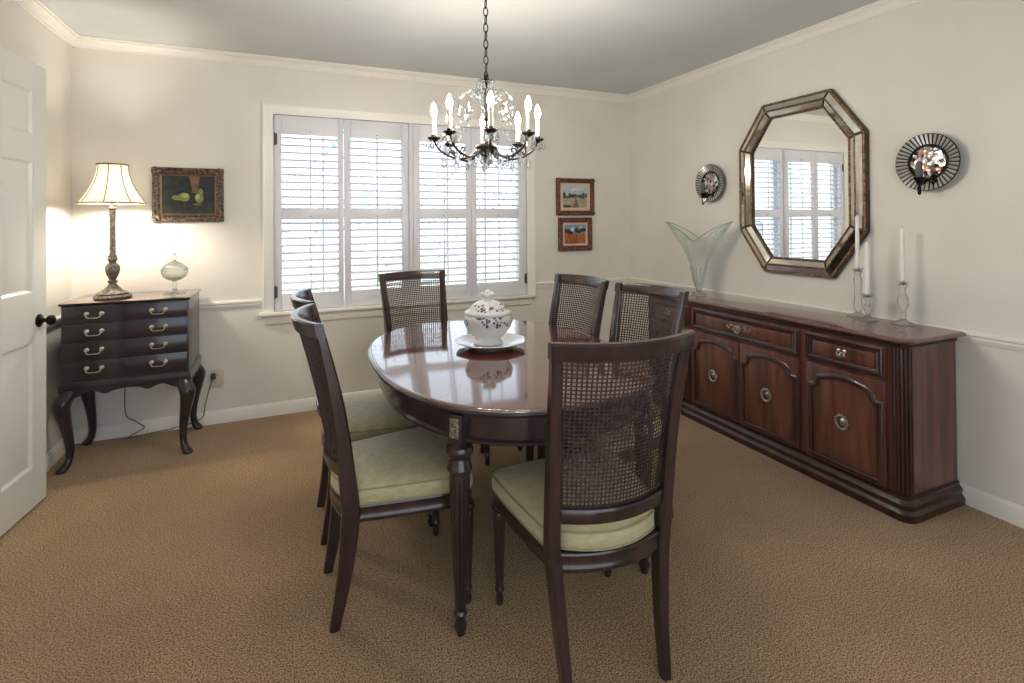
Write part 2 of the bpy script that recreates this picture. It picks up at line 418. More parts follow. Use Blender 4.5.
shutter(.871, 1.334, .923, 1.291, 'white louvered shutter panel just right of the middle post, behind the chandelier', True)
shutter(1.336, 1.814, 1.379, 1.746, 'white louvered shutter panel nearest the two small pictures, rightmost of the four', False)

# ------------------------------------------------------------------ outside
bm = new(); box(bm, -14, 16, YB+T+.02, 26, -.5, -.4); o = struct('ground', bm, mat('glare-paled lawn', srgb(196,200,186), .9))  # lawn colour lightened towards white, daylight glare put into the paint
bm = new(); rnd = random.Random(3)
for i in range(2600):
    bx = rnd.choice([-3.2,-1.1,.7,2.3,3.9,5.6]); r = 1.15*rnd.random()**.4; a = rnd.random()*2*PI; e = math.asin(rnd.uniform(-1,1))
    cc = Vector((bx+r*math.cos(a)*math.cos(e), 9.2+.5*math.sin(bx*3)+r*.8*math.sin(a)*math.cos(e), 1.3+1.75*r*math.sin(e)))
    R = Matrix.Rotation(rnd.random()*6.28,3,'Z') @ Matrix.Rotation(rnd.random()*3.1,3,'X')
    s = rnd.uniform(.04,.09)
    pts = [R @ Vector(q)*s + cc for q in ((-.5,0,0),(0,-1,.12),(.5,0,0),(0,1,.12))]
    vs = [bm.verts.new(q) for q in pts]; face(bm, vs)
tag(obj('foliage', bm, noise_col(mat('garden leaves', srgb(120,150,100), .6), srgb(150,172,176), srgb(206,216,214), nscale=2)), 'bright leafy greenery seen through the shutter slats outside', 'foliage', kind='stuff')  # leaves coloured pale and bluish to paint in overexposed daylight

# ------------------------------------------------------------------ open door (left)
hx, hy = XL+.02, DY1-.02
fx, fy = -1.084, 3.176
dl = math.hypot(fx-hx, fy-hy); rz = math.atan2(fy-hy, fx-hx)
DW, DHt = dl, 2.06
door = thing('door_1', 'white panelled door standing open against the left wall, black knob', 'door', (hx, hy, 0), rz)
door['kind'] = 'structure'
# local +x to free edge, room side = local -y
bm = new(); TH = .036
st, midz = .105, .80
xs_ = [(st, DW/2-.045), (DW/2+.045, DW-st)]
zs_ = [(.19, .773), (.996, 1.606), (1.722, 1.934)]
box(bm, 0, DW, -TH/2+.013, TH/2-.013, .012, DHt)
for x0, x1 in ((0, st), (DW/2-.045, DW/2+.045), (DW-st, DW)): box(bm, x0, x1, -TH/2, TH/2, .012, DHt, .0015)
for z0, z1 in ((.012, .19), (.773, .996), (1.606, 1.722), (1.934, DHt)):
    for x0, x1 in xs_: box(bm, x0, x1, -TH/2, TH/2, z0, z1)
for x0, x1 in xs_:
    for z0, z1 in zs_:
        for sgn in (-1, 1):
            yb = sgn*(TH/2-.013)
            rings = []
            for ins, hh in ((0,.012),(.006,.011),(.014,.003),(.020,.001),(.052,.008),(.056,.0085)):
                rings.append([(xx, yb+sgn*hh, zz) for xx, zz in ((x0+ins,z0+ins),(x1-ins,z0+ins),(x1-ins,z1-ins),(x0+ins,z1-ins))])
            loft(bm, rings, caps=(False, True))
obj('door_leaf', bm, M['door'], door, 20)
bm = new()
lathe(bm, [(.030,0),(.030,.004),(.023,.009),(.011,.012),(.009,.026),(.012,.031),(.021,.037),(.0245,.046),(.022,.056),(.013,.062),(.003,.064)], 28, (DW-.062, -TH/2, .862), Matrix.Rotation(PI/2,3,'X'))
obj('door_knob', bm, M['black'], door)
bm = new(); box(bm, DW-.001, DW+.0015, -.012, .012, .815, .91, .001); obj('latch_plate', bm, M['hinge'], door)
for z in (.25, 1.05, 1.8):
    bm = new(); lathe(bm, [(.007,-.05),(.007,.05)], 12, (-.004, -TH/2-.004, z)); obj('hinge', bm, M['hinge'], door)

# ------------------------------------------------------------------ dining table
TX, TY, TA, TB, TN = .859, 2.161, .548, .761, 2.45
def sup(a, b, n=96, e=TN):
    out = []
    for i in range(n):
        t = 2*PI*i/n; c_, s_ = math.cos(t), math.sin(t)
        out.append((a*math.copysign(abs(c_)**(2/e), c_), b*math.copysign(abs(s_)**(2/e), s_)))
    return out
tb = thing('dining_table', 'long oval mahogany dining table with a mirror-polished top', 'table', (TX, TY, -.0))
tb.scale = (1,1,.984)
bm = new(); rings = []
for d, z in ((.05,.722),(.03,.722),(.012,.724),(.006,.727),(.008,.730),(.002,.732),(0,.737),(.001,.741),(.005,.744),(.009,.745),(.010,.7465),(.016,.749),(.024,.75)):
    rings.append([(x, y, z) for x, y in sup(TA-d, TB-d)])
loft(bm, rings)
for f in bm.faces:
    if max(v.co.z for v in f.verts) < .7475: f.material_index = 1
obj('tabletop', bm, [M['table_top'], M['table_wood']], tb, 40)
bm = new(); rings = []
for d, z in ((.065,.622),(.046,.622),(.042,.626),(.042,.632),(.047,.637),(.05,.64),(.05,.706),(.044,.709),(.044,.722),(.065,.722)):
    rings.append([(x, y, z) for x, y in sup(TA-d, TB-d)])
loft(bm, rings, ring_closed=True, caps=(False,False)); obj('apron', bm, M['table_wood'], tb)
prof = [(.026,.622),(.030,.616),(.042,.610),(.046,.598),(.044,.586),(.038,.578),(.034,.572),(.037,.548),(.040,.543),(.040,.535),(.034,.530),(.033,.518),(.034,.51)]
prof += [(.034-.017*t/14, .51-.43*t/14) for t in range(1, 15)] + [(.020,.076),(.022,.068),(.017,.060),(.015,.045),(.020,.034),(.020,.022),(.014,.010),(.013,0)]
def flute(r, z, a, i):
    return r*(1-.17*max(0, math.cos(10*a))**2) if .09 < z < .505 else r
for sx in (-1, 1):
    for sy in (-1, 1):
        lx, ly = sx*.359, sy*.566
        bm = new(); lathe(bm, prof, 60, (lx, ly, 0), mod=flute)
        az = math.atan2(ly/.71**2, lx/.50**2)
        Mx = Matrix.Translation((lx, ly, 0)) @ Matrix.Rotation(az, 4, 'Z')
        box(bm, -.028, .028, -.028, .028, .621, .716, .003, M=Mx)
        lg = obj('leg', bm, M['table_wood'], tb)
        bm = new(); box(bm, .026, .031, -.017, .017, .64, .705, .002, M=Mx)
        for k in range(4):
            zz = .652+k*.014
            for s in (-1, 1):
                c_ = Mx @ Vector((.031, s*.007, zz)); lathe(bm, [(.001,-.004),(.006,-.002),(.007,0),(.006,.002),(.001,.004)], 8, c_)
        obj('carved_panel', bm, noise_col(mat('silvered carving', srgb(150,142,124), .4, .4), srgb(84,78,70), srgb(176,166,146), nscale=120) if 'carv' not in M else M['carv'], lg)['label'] = 'silvery carved panel'

# ------------------------------------------------------------------ dining chair
def chair_master():
    t = thing('dining_chair', None, 'chair', (0,0,0), 0, 'cane-back dining chairs round the table')
    W = M['chair_wood']; ZT = 1.0
    stile = smoothpath([(.152,.232,0,.027,.032),(.160,.203,.16,.032,.045),(.172,.184,.345,.035,.058),(.178,.186,.42,.035,.056),(.186,.222,.72,.034,.044),(.201,.280,ZT-.006,.031,.026)], 6)
    def at(z):
        for i in range(len(stile)-1):
            a, b_ = stile[i], stile[i+1]
            if a[2] <= z <= b_[2]+1e-9:
                k = (z-a[2])/(b_[2]-a[2]); return [p+(q-p)*k for p, q in zip(a, b_)]
        return stile[-1]
    for s in (-1, 1):
        bm = new(); bar(bm, [(s*p[0], p[1], p[2]) for p in stile], [(p[3], p[4]) for p in stile]); obj('leg', bm, W, t)
    def bulge(u, z): return (.045+.022*(z-.5)/.5)*(1-u*u)
    # crest rail
    def rail_(name, z0, z1, ext, th, n=18):
        bm = new(); rings = []
        for i in range(n+1):
            u = -1+2*i/n
            ring = []
            for zz, dy in ((z0,-th/2),(z0+.004,-th/2-.002),(z1-.006,-th/2-.002),(z1,-th/2+.003),(z1,th/2-.003),(z1-.006,th/2+.001),(z0+.004,th/2+.001),(z0,th/2)):
                a = at(zz); ring.append((u*(a[0]+ext), a[1]+bulge(u, zz)+dy, zz))
            rings.append(ring)
        loft(bm, rings); return obj(name, bm, W, t)
    rail_('crest_rail', .953, ZT, .0185, .024)
    rail_('back_rail', .486, .526, -.012, .026)
    # cane panel
    bm = new(); z0, z1 = .522, .958; zm = lambda k, n: z0+(z1-z0)*k/n
    def pt(u, z, dy): a = at(z); return Vector((u*(a[0]-.0145), a[1]+bulge(u, z)+dy, z))
    nv, nh, hw, ht = 30, 38, .0020, .0007
    for k in range(1, nv):
        u = -1+2*k/nv; du = hw/.18; rings = []
        for j in range(9):
            z = zm(j, 8); rings.append([pt(u-du, z, -ht+.0006), pt(u+du, z, -ht+.0006), pt(u+du, z, ht+.0006), pt(u-du, z, ht+.0006)])
        loft(bm, rings)
    for k in range(1, nh):
        z = zm(k, nh); rings = []
        for j in range(15):
            u = -1+2*j/14; rings.append([pt(u, z-hw, -ht-.0006), pt(u, z+hw, -ht-.0006), pt(u, z+hw, ht-.0006), pt(u, z-hw, ht-.0006)])
        loft(bm, rings)
    obj('cane_panel', bm, M['cane'], t)
    # spline moulding around the cane, front face
    bm = new()
    for s in (-1, 1):
        tube(bm, [pt(s*1.0, zm(j,8), -.004) for j in range(9)], .005, 6)
    tube(bm, [pt(-1+2*j/14, z1-.004, -.004) for j in range(15)], .004, 6)
    tube(bm, [pt(-1+2*j/14, z0+.006, -.004) for j in range(15)], .004, 6)
    obj('cane_bead', bm, W, t)
    # seat outline: right half from front centre to rear centre
    def outline(notch):
        half = []
        for i in range(7): x = .203*i/6; half.append((x, -.236+.016*(x/.203)**2))
        for i in range(1, 6):
            a = PI/2*i/5; half.append((.203+.035*math.sin(a), -.22+.035*(1-math.cos(a))))
        for i in range(1, 8):
            k = i/7; half.append((.238-.048*k-.004*math.sin(PI*k)*-1, -.185+.335*k))
        if notch: half += [(.186,.160),(.160,.166),(.153,.172)]
        else: half += [(.187,.165)]
        w = half[-1][0]; y0 = half[-1][1] + (.010 if notch else .022)
        for i in range(0, 9):
            u = 1-i/8; half.append((w*u, y0+.048*(1-u*u)))
        return half + [(-x, y) for x, y in half[-2:0:-1]]
    O = outline(False); bm = new(); rings = []
    for sc, z in ((.955,.345),(.985,.345),(.995,.350),(.995,.358),(.985,.362),(.985,.385),(.995,.392),(.985,.397)):
        rings.append([(x*sc, y*sc, z) for x, y in O])
    loft(bm, rings); obj('seat_frame', bm, W, t)
    O = outline(True); bm = new(); rings = []
    for ins, z in ((.012,.397),(.004,.399),(0,.403),(0,.446),(.003,.451),(.012,.458),(.035,.467),(.07,.474),(.11,.478),(.15,.480)):
        k = 1-ins/.21; rings.append([(x*k, y*k, z) for x, y in O])
    loft(bm, rings); cu = obj('seat_cushion', bm, M['cushion'], t, 60)
    bm = new()
    for z in (.4025, .449): tube(bm, [(x*1.002, y*1.002, z) for x, y in O], .0032, 6, closed=True)
    obj('piping', bm, M['piping'], cu, 60)
    # front legs: turned, tapered and fluted
    fp = [(.022,.346),(.025,.340),(.026,.330),(.022,.322),(.019,.316),(.021,.308),(.0215,.30)]
    fp += [(.0215-.0085*k/8, .30-.24*k/8) for k in range(1, 9)] + [(.016,.055),(.016,.048),(.012,.042),(.011,.030),(.014,.022),(.013,.008),(.010,0)]
    for s in (-1, 1):
        bm = new(); lathe(bm, fp, 40, (s*.210, -.2, 0), mod=lambda r, z, a, i: r*(1-.09*max(0, math.cos(8*a))**2) if .06 < z < .3 else r)
        obj('leg', bm, W, t)
    return t
ch = chair_master()
D2 = math.radians
# x, y = seat-frame origin; rz rotates local front (-Y)
def place(x, y, rz, label, first=False):
    o = ch if first else copy_tree(ch)
    o.location = (x, y, 0); o.rotation_euler = (0,0,rz); o['label'] = label
place(.857, 1.450, D2(180-4.4), 'dining chair at the near head of the table, its caned back towards us', True)
place(.365, 1.927, D2(90), 'dining chair beside the nearest table leg, seen side-on with its back to the door')
place(.365, 2.418, D2(90), 'side-on dining chair half hidden behind its twin on the door side')
place(.764, 2.938, D2(11), 'dining chair at the far head of the table, in front of the shutters')
place(1.208, 2.450, D2(-90+8), 'cane-back dining chair below the two small pictures, on the sideboard side of the table')
place(1.290, 1.957, D2(-90+8), 'cane-back dining chair directly in front of the sideboard end with the glass vase')

# ------------------------------------------------------------------ tureen and plate
tx, ty = .854, 2.237
bm = new()
lathe(bm, [(.07,0),(.085,0),(.09,.006),(.11,.010),(.14,.018),(.158,.026),(.161,.029),(.158,.031),(.14,.025),(.112,.017),(.09,.013),(.05,.012),(.01,.012)], 48, mod=lambda r, z, a, i: r*(1+.02*math.cos(8*a)) if r > .13 else r)
tag(obj('serving_plate', bm, M['white_china'], None, 50, (tx, ty, .7385)), 'white scalloped plate under the flowered tureen on the dining table', 'plate')
tu = thing('soup_tureen', 'white lidded porcelain tureen with dark flower sprays on the dining table', 'tureen', (tx-.010, ty+.004, .7515))
bm = new(); lathe(bm, [(.045,0),(.064,0),(.068,.004),(.064,.010),(.056,.018),(.058,.026),(.078,.045),(.100,.072),(.112,.100),(.113,.118),(.108,.132),(.102,.138),(.098,.136),(.10,.118),(.085,.08),(.03,.05)], 56)
obj('bowl', bm, M['porcelain'], tu, 60)
bm = new(); lathe(bm, [(.090,.136),(.107,.137),(.109,.142),(.105,.149),(.093,.155),(.084,.159),(.078,.170),(.064,.183),(.046,.192),(.028,.198),(.016,.204),(.012,.210),(.004,.211)], 56)
lid = obj('lid', bm, M['porcelain'], tu, 60)
bm = new()
lathe(bm, [(.010,.205),(.015,.213),(.011,.222),(.017,.233),(.012,.242),(.002,.246)], 16)
for k in range(6):
    a = k*PI/3; lathe(bm, [(.001,-.010),(.010,-.006),(.013,0),(.010,.006),(.001,.010)], 10, (.025*math.cos(a), .02*math.sin(a), .222+.006*(k % 2)))
obj('finial', bm, M['porcelain'], lid, 60)

# ------------------------------------------------------------------ chandelier
CX, CY = .80, 2.13
cd = thing('chandelier', 'bronze and crystal chandelier with lit candle bulbs hanging over the table', 'chandelier', (CX, CY, 1.54))
bm = new(); lathe(bm, [(.055,.90),(.06,.897),(.06,.888),(.045,.876),(.02,.868),(.008,.862),(.006,.85)], 32); obj('ceiling_canopy', bm, M['bronze'], cd)
bm = new(); z = .855; k = 0
while z > .42:
    pts = []
    for i in range(14):
        a = 2*PI*i/14; u, v = .0095*math.cos(a), .021*math.sin(a)
        pts.append((u if k % 2 == 0 else 0, 0 if k % 2 == 0 else u, z-.02+v))
    tube(bm, pts, .0026, 6, closed=True); z -= .0355; k += 1
obj('chain', bm, M['bronze'], cd)
bm = new(); lathe(bm, [(.004,.42),(.010,.405),(.013,.395),(.010,.388),(.006,.384),(.006,.36),(.008,.350),(.006,.34),(.006,.20),(.010,.19),(.012,.16),(.007,.14),(.007,.09)], 20); obj('stem', bm, M['bronze'], cd)
bm = new(); lathe(bm, [(.010,.372),(.026,.380),(.038,.386),(.040,.389),(.026,.384),(.008,.378)], 24, mod=lambda r, z, a, i: r*(1+.06*math.cos(10*a))); obj('crystal_dish', bm, M['crystal'], cd)
bm = new(); lathe(bm, [(.009,.21),(.018,.225),(.024,.25),(.018,.28),(.011,.30),(.016,.315),(.012,.33),(.009,.338)], 20); obj('crystal_column', bm, M['crystal'], cd)
bm = new(); lathe(bm, [(.012,.11),(.040,.106),(.048,.098),(.044,.086),(.030,.070),(.014,.058),(.008,.052),(.010,.044),(.006,.036),(.002,.03)], 28); obj('hub_bowl', bm, M['bronze'], cd)
def drop(bm, c, L=.034, w=.008, n=6):
    lathe(bm, [(.0006,0),(.0016,-.003),(.003,-.006),(.0012,-.008),(w*.55,-L*.42),(w,-L*.72),(w*.72,-L*.9),(.0008,-L)], n, c)
bm = new(); lathe(bm, [(.001,.012),(.010,.006),(.014,-.004),(.010,-.014),(.001,-.018)], 10, (0,0,.018)); obj('crystal_ball', bm, M['crystal'], cd, 20)
dr0 = None
for ring_r, ring_z, n in ((.046,.095,10),(.039,.384,8),(.024,.068,6)):
    for k in range(n):
        a = 2*PI*k/n+.2
        if dr0 is None:
            bm = new(); drop(bm, (0,0,0), .046, .0105); d = dr0 = obj('crystal_drop', bm, M['crystal'], cd, 15)
        else:
            d = dr0.copy(); COL.objects.link(d); d.parent = cd
        d.location = (ring_r*math.cos(a), ring_r*math.sin(a), ring_z)
def arm_master():
    prof = smoothpath([(.03,.092),(.07,.058),(.115,.046),(.165,.058),(.205,.085),(.222,.112),(.228,.128)], 6)
    bm = new(); tube(bm, [(r, 0, z) for r, z in prof], [.0062-.002*i/len(prof) for i in range(len(prof))], 8)
    tube(bm, [(r, 0, z) for r, z in smoothpath([(.165,.058),(.16,.075),(.145,.08),(.138,.07),(.146,.064)], 5)], .003, 6)
    a = obj('arm', bm, M['bronze'], cd)
    bm = new(); lathe(bm, [(.004,.118),(.014,.122),(.026,.132),(.029,.134),(.027,.137),(.014,.132),(.011,.134),(.011,.146),(.010,.148)], 22, (.228,0,0)); obj('bobeche', bm, M['bronze'], a)
    bm = new(); lathe(bm, [(.0095,.136),(.0095,.214),(.011,.217),(.0105,.226),(.004,.229)], 16, (.228,0,0)); obj('candle_sleeve', bm, M['sleeve'], a)
    bm = new(); lathe(bm, [(.005,.229),(.011,.238),(.0135,.250),(.011,.264),(.006,.277),(.0012,.288)], 14, (.228,0,0)); obj('bulb', bm, M['bulb'], a, 80)
    bm = new(); drop(bm, (0,0,0), .046, .0105); d0 = obj('crystal_drop', bm, M['crystal'], a, 15); d0.location = (.228+.026, 0, .133)
    for k in range(1, 5):
        d = d0.copy(); COL.objects.link(d); d.parent = a
        an = k*2*PI/5; d.location = (.228+.026*math.cos(an), .026*math.sin(an), .133)
    d = d0.copy(); COL.objects.link(d); d.parent = a; d.location = (.185,0,.066); d.scale = (1.25,1.25,1.35)
    bm = new(); tube(bm, smoothpath([(.008,0,.22),(.03,0,.30),(.075,0,.335),(.115,0,.31),(.118,0,.275),(.10,0,.268),(.095,0,.285)], 6), [.0055]*12+[.0045]*25, 8); obj('glass_scroll', bm, M['crystal'], a, 60)
    for rr, zz in ((.115,.048),(.07,.060),(.115,.27)):
        d = d0.copy(); COL.objects.link(d); d.parent = a; d.location = (rr,0,zz)
    # beaded swag from the crown dish to the arm
    bm = new()
    for i in range(13):
        k = i/12; r = .036+(.215-.036)*k; z = .378+(.14-.378)*k-.075*math.sin(PI*k)
        lathe(bm, [(.001,.0048),(.004,.002),(.004,-.002),(.001,-.0048)], 6, (r, 0, z))
    obj('bead_swag', bm, M['crystal'], a, 15)
    return a
arm0 = arm_master()
# camera right axis is at -23.3 degrees; near side is towards -y
for k in range(8):
    a = arm0 if k == 0 else copy_tree(arm0, cd)
    a.rotation_euler = (0, 0, D2(-23.3-(38+45*k)))

# ------------------------------------------------------------------ sideboard (local front = -Y, x runs to the right as seen from the front)
sb = thing('sideboard', 'long dark cherry sideboard with arched panel doors under the mirror', 'sideboard', (2.635, 2.2775, 0), D2(-90))
HL, FY, BY = .8925, -.19, .200     # half length, front plane (x = 2.445), back (x = 2.835)
def footprint(ext, n=8, r=.045):
    x1, y0 = HL+ext, FY-ext; out = [(-x1, BY), (x1, BY)]
    rr = r+ext*.6
    for i in range(n+1):
        a = -PI/2*i/n; out.append((x1-rr+rr*math.cos(a), y0+rr+rr*math.sin(a)))
    for i in range(n+1):
        a = -PI/2-PI/2*i/n; out.append((-x1+rr+rr*math.cos(a), y0+rr+rr*math.sin(a)))
    return out
bm = new(); rings = []
for ext, z in ((-.012,.10),(-.012,.765)): rings.append([(x, y, z) for x, y in footprint(ext)])
loft(bm, rings); obj('carcass', bm, M['side_wood'], sb)
bm = new(); rings = []
for ext, z in ((.016,0),(.018,.004),(.018,.032),(.012,.040),(.006,.046),(.006,.056),(.010,.062),(.010,.070),(.002,.080),(-.004,.086),(-.004,.094),(.001,.098),(-.012,.104)):
    rings.append([(x, min(y, BY), z) for x, y in footprint(ext)])
loft(bm, rings); obj('plinth', bm, M['side_dark'], sb)
bm = new(); rings = []
for ext, z in ((-.012,.742),(-.006,.744),(-.004,.750),(-.008,.756),(.0,.762),(.008,.768)): rings.append([(x, y, z) for x, y in footprint(ext)])
loft(bm, rings); obj('cornice_moulding', bm, M['side_dark'], sb)
bm = new(); rings = []
for ext, z in ((.008,.768),(.020,.770),(.028,.776),(.030,.782),(.026,.788),(.020,.791),(.014,.7925)): rings.append([(x, y, z) for x, y in footprint(ext, r=.06)])
loft(bm, rings); obj('top', bm, [M['side_top']], sb)
# quarter-round fluted columns at both front corners
for s in (-1, 1):
    bm = new(); rc = .05; cx, cy = s*(HL-.012-rc+.008), FY+.012+rc-.008
    sec = []
    for i in range(41):
        a = -PI/2 + (PI/2)*i/40*1.0
        r = rc*(1-.13*max(0, math.sin(5*PI*i/40*2-.6)))
        sec.append((cx+s*r*math.cos(a), cy+r*math.sin(a)))
    sec.append((cx-s*.01, cy)); sec.append((cx-s*.01, cy-rc))
    loft(bm, [[(x, y, z) for x, y in sec] for z in (.104, .742)])
    obj('fluted_column', bm, M['side_dark'], sb, 60)
X = lambda wy: 2.2775-wy          # world y to local x
def arch_outline(x0, x1, z0, z1, nr=.032, rise=.028):
    pts = [(x0, z0), (x1, z0), (x1, z1-nr-rise)]
    for i in range(1, 6):       # concave notch on the right shoulder
        a = -PI/2-(PI/2)*i/5
        pts.append((x1+nr*math.cos(a)*1.0, z1-rise+nr*math.sin(a)+0*nr))
    xa, xb = x1-nr, x0+nr
    for i in range(1, 13):
        k = i/12; pts.append((xa+(xb-xa)*k, z1-rise+.010+(rise-.010)*math.sin(PI*k)))
    for i in range(1, 6):
        a = -(PI/2)*i/5; pts.append((x0+nr*math.cos(a), z1-rise+nr*math.sin(a)))
    return pts
OG = [(0,0),(0,.010),(-.004,.014),(-.009,.013),(-.012,.008),(-.018,.006),(-.024,.001),(-.024,0)]
def ring_pull(parent, x, z, y, s=1.0):
    bm = new(); R = Matrix.Rotation(PI/2, 3, 'X')
    lathe(bm, [(.019*s,0),(.019*s,.003),(.012*s,.005),(.007*s,.010),(.004*s,.013),(.001,.014)], 20, (x, y, z), R)
    ring = [(x+.024*s*math.cos(2*PI*i/24), y-.012, z-.006*s+.026*s*math.sin(2*PI*i/24)) for i in range(24)]
    tube(bm, ring, .0048*s, 8, closed=True)
    for i in range(12): lathe(bm, [(.001,-.006),(.0052,-.003),(.0052,.003),(.001,.006)], 6, (x+.027*s*math.cos(2*PI*i/12), y-.012, z-.006*s+.029*s*math.sin(2*PI*i/12)))
    for q in (-1, 0, 1): lathe(bm, [(.001,-.004),(.006,0),(.001,.004)], 8, (x+q*.012*s, y-.004, z+.024*s-abs(q)*.004))
    o = obj('ring_pull', bm, M['silver'], parent); o['label'] = 'silvery ring pull'; return o
FD = FY+.012                       # carcass front plane
def sdoor(w0, w1):
    x0, x1 = X(w1), X(w0); z0, z1 = .108, .583
    bm = new(); box(bm, x0, x1, FD-.018, FD-.0005, z0, z1, .003)
    d = obj('door', bm, M['side_wood'], sb)
    O = [(x, FD-.018, z) for x, z in arch_outline(x0+.036, x1-.030, z0+.032, z1-.045, nr=.036, rise=.034)]
    bm = new(); molding(bm, O, (0,-1,0), [(-o, h) for o, h in OG] if False else [(o, h) for o, h in OG]); obj('arched_moulding', bm, M['side_dark'], d, 25)
    ring_pull(d, (x0+x1)/2, .345, FD-.018, 1.2)
    return d
sdoor(1.472, 1.857); sdoor(1.898, 2.283); sdoor(2.289, 2.674); sdoor(2.715, 3.085)
def sdrawer(w0, w1):
    x0, x1 = X(w1), X(w0); z0, z1 = .600, .735
    bm = new(); box(bm, x0, x1, FD-.016, FD-.0005, z0, z1, .003); box(bm, x0+.040, x1-.040, FD-.021, FD-.015, z0+.036, z1-.036, .002)
    d = obj('drawer', bm, M['side_wood'], sb)
    bm = new(); O = [(x0+.006,FD-.016,z0+.006),(x1-.006,FD-.016,z0+.006),(x1-.006,FD-.016,z1-.006),(x0+.006,FD-.016,z1-.006)]
    molding(bm, O, (0,-1,0), [(-o, h) for o, h in OG]); molding(bm, [(x0+.034,FD-.016,z0+.03),(x1-.034,FD-.016,z0+.03),(x1-.034,FD-.016,z1-.03),(x0+.034,FD-.016,z1-.03)], (0,-1,0), [(0,0),(0,.006),(-.004,.008),(-.008,.004),(-.008,0)])
    obj('drawer_moulding', bm, M['side_dark'], d, 25)
    return d, (x0+x1)/2
def butterfly(d, x, z, y):
    bm = new(); R = Matrix.Rotation(PI/2, 3, 'X')
    for sx in (-1, 1):
        lathe(bm, [(.010,0),(.010,.003),(.004,.006),(.001,.007)], 12, (x+sx*.014, y, z+.010), R)
        lathe(bm, [(.008,0),(.008,.003),(.003,.005),(.001,.006)], 12, (x+sx*.010, y, z-.012), R)
        tube(bm, smoothpath([(x+sx*.018,y-.004,z+.010),(x+sx*.016,y-.014,z-.006),(x+sx*.006,y-.016,z-.014),(x,y-.016,z-.016)], 4), .0028, 6)
    lathe(bm, [(.006,0),(.006,.006),(.002,.009)], 12, (x, y, z), R)
    obj('butterfly_pull', bm, M['silver'], d)['label'] = 'silvery butterfly-shaped pull'
for w0, w1 in ((1.472,1.857),(2.715,3.085)):
    d, x = sdrawer(w0, w1); butterfly(d, x, .668, FD-.021)
d, x = sdrawer(1.898, 2.674)
bm = new(); R = Matrix.Rotation(PI/2, 3, 'X'); y = FD-.021; z = .668
for sx in (-1, 1):
    tube(bm, smoothpath([(x+sx*.02,y-.002,z),(x+sx*.045,y-.004,z+.012),(x+sx*.062,y-.004,z-.004),(x+sx*.08,y-.003,z+.004)], 4), [.004]*13, 6)
    for q, zz in ((.04,-.008),(.055,.012),(.072,-.006),(.084,.004)): lathe(bm, [(.007,0),(.006,.004),(.001,.006)], 10, (x+sx*q, y, z+zz), R)
lathe(bm, [(.020,0),(.018,.004),(.008,.007),(.005,.012),(.001,.013)], 18, (x, y, z), R)
tube(bm, [(x+.021*math.cos(2*PI*i/20), y-.011, z-.004+.021*math.sin(2*PI*i/20)) for i in range(20)], .004, 8, closed=True)
obj('scroll_pull', bm, M['silver'], d)['label'] = 'silvery scrolled pull with a ring'

# ------------------------------------------------------------------ things on the sideboard
SZ = .793
vs = thing('glass_vase', 'tall clear glass vase with two flared wing tips at the far end of the sideboard', 'vase', (2.615, 2.795, SZ), math.atan2(-.87,.5))
bm = new(); lathe(bm, [(.02,0),(.050,0),(.052,.006),(.044,.014),(.036,.018),(.020,.024),(.016,.030)], 24, mod=lambda r, z, a, i: r*(1+.03*math.cos(8*a))); obj('foot', bm, M['crystal'], vs, 30)
bm = new(); rings = []; n = 48
for z, r in ((.03,.014),(.05,.022),(.09,.034),(.14,.044),(.19,.055),(.24,.068),(.29,.085),(.33,.10)):
    rings.append([(r*math.cos(2*PI*j/n)*(1+.25*max(0,(z-.2))*4*abs(math.cos(2*PI*j/n))), r*math.sin(2*PI*j/n)*(1-.8*max(0, z-.1)), z) for j in range(n)])
def lip(f, off=0):
    out = []
    for j in range(n):
        a = 2*PI*j/n; w = abs(math.cos(a))**2.2
        x = (.125+f*.105*w)*math.cos(a)*(1 if off == 0 else .97); y_ = (.078+.02*f)*math.sin(a)*(1 if off == 0 else .95)
        out.append((x, y_, .33+f*(.04+.155*w**.6)-.02*w*f*f))
    return out
rings += [lip(.35), lip(.7), lip(1.0), lip(1.0, 1), lip(.7, 1), lip(.35, 1)]
for z, r in ((.33,.096),(.24,.064),(.14,.040),(.07,.020)): rings.append([(r*math.cos(2*PI*j/n)*(1+.25*max(0,(z-.2))*4*abs(math.cos(2*PI*j/n))), r*math.sin(2*PI*j/n)*(1-.8*max(0, z-.1)), z) for j in range(n)])
loft(bm, rings); obj('flared_body', bm, M['green_glass'], vs, 60)
bm = new(); tube(bm, lip(1.0), .0026, 6, closed=True); obj('rim', bm, mat('green glass edge', srgb(168,200,186), .08, trans=.6), vs, 60)['label'] = 'greenish polished rim'
bm = new()
for j in range(12):
    a = 2*PI*j/12; tube(bm, [((r+.002)*math.cos(a), (r+.002)*math.sin(a)*(1-.8*max(0,z-.1)), z) for z, r in ((.03,.014),(.05,.022),(.09,.034),(.14,.044),(.19,.055))], .004, 6)
obj('cut_ribs', bm, M['crystal'], vs, 60)

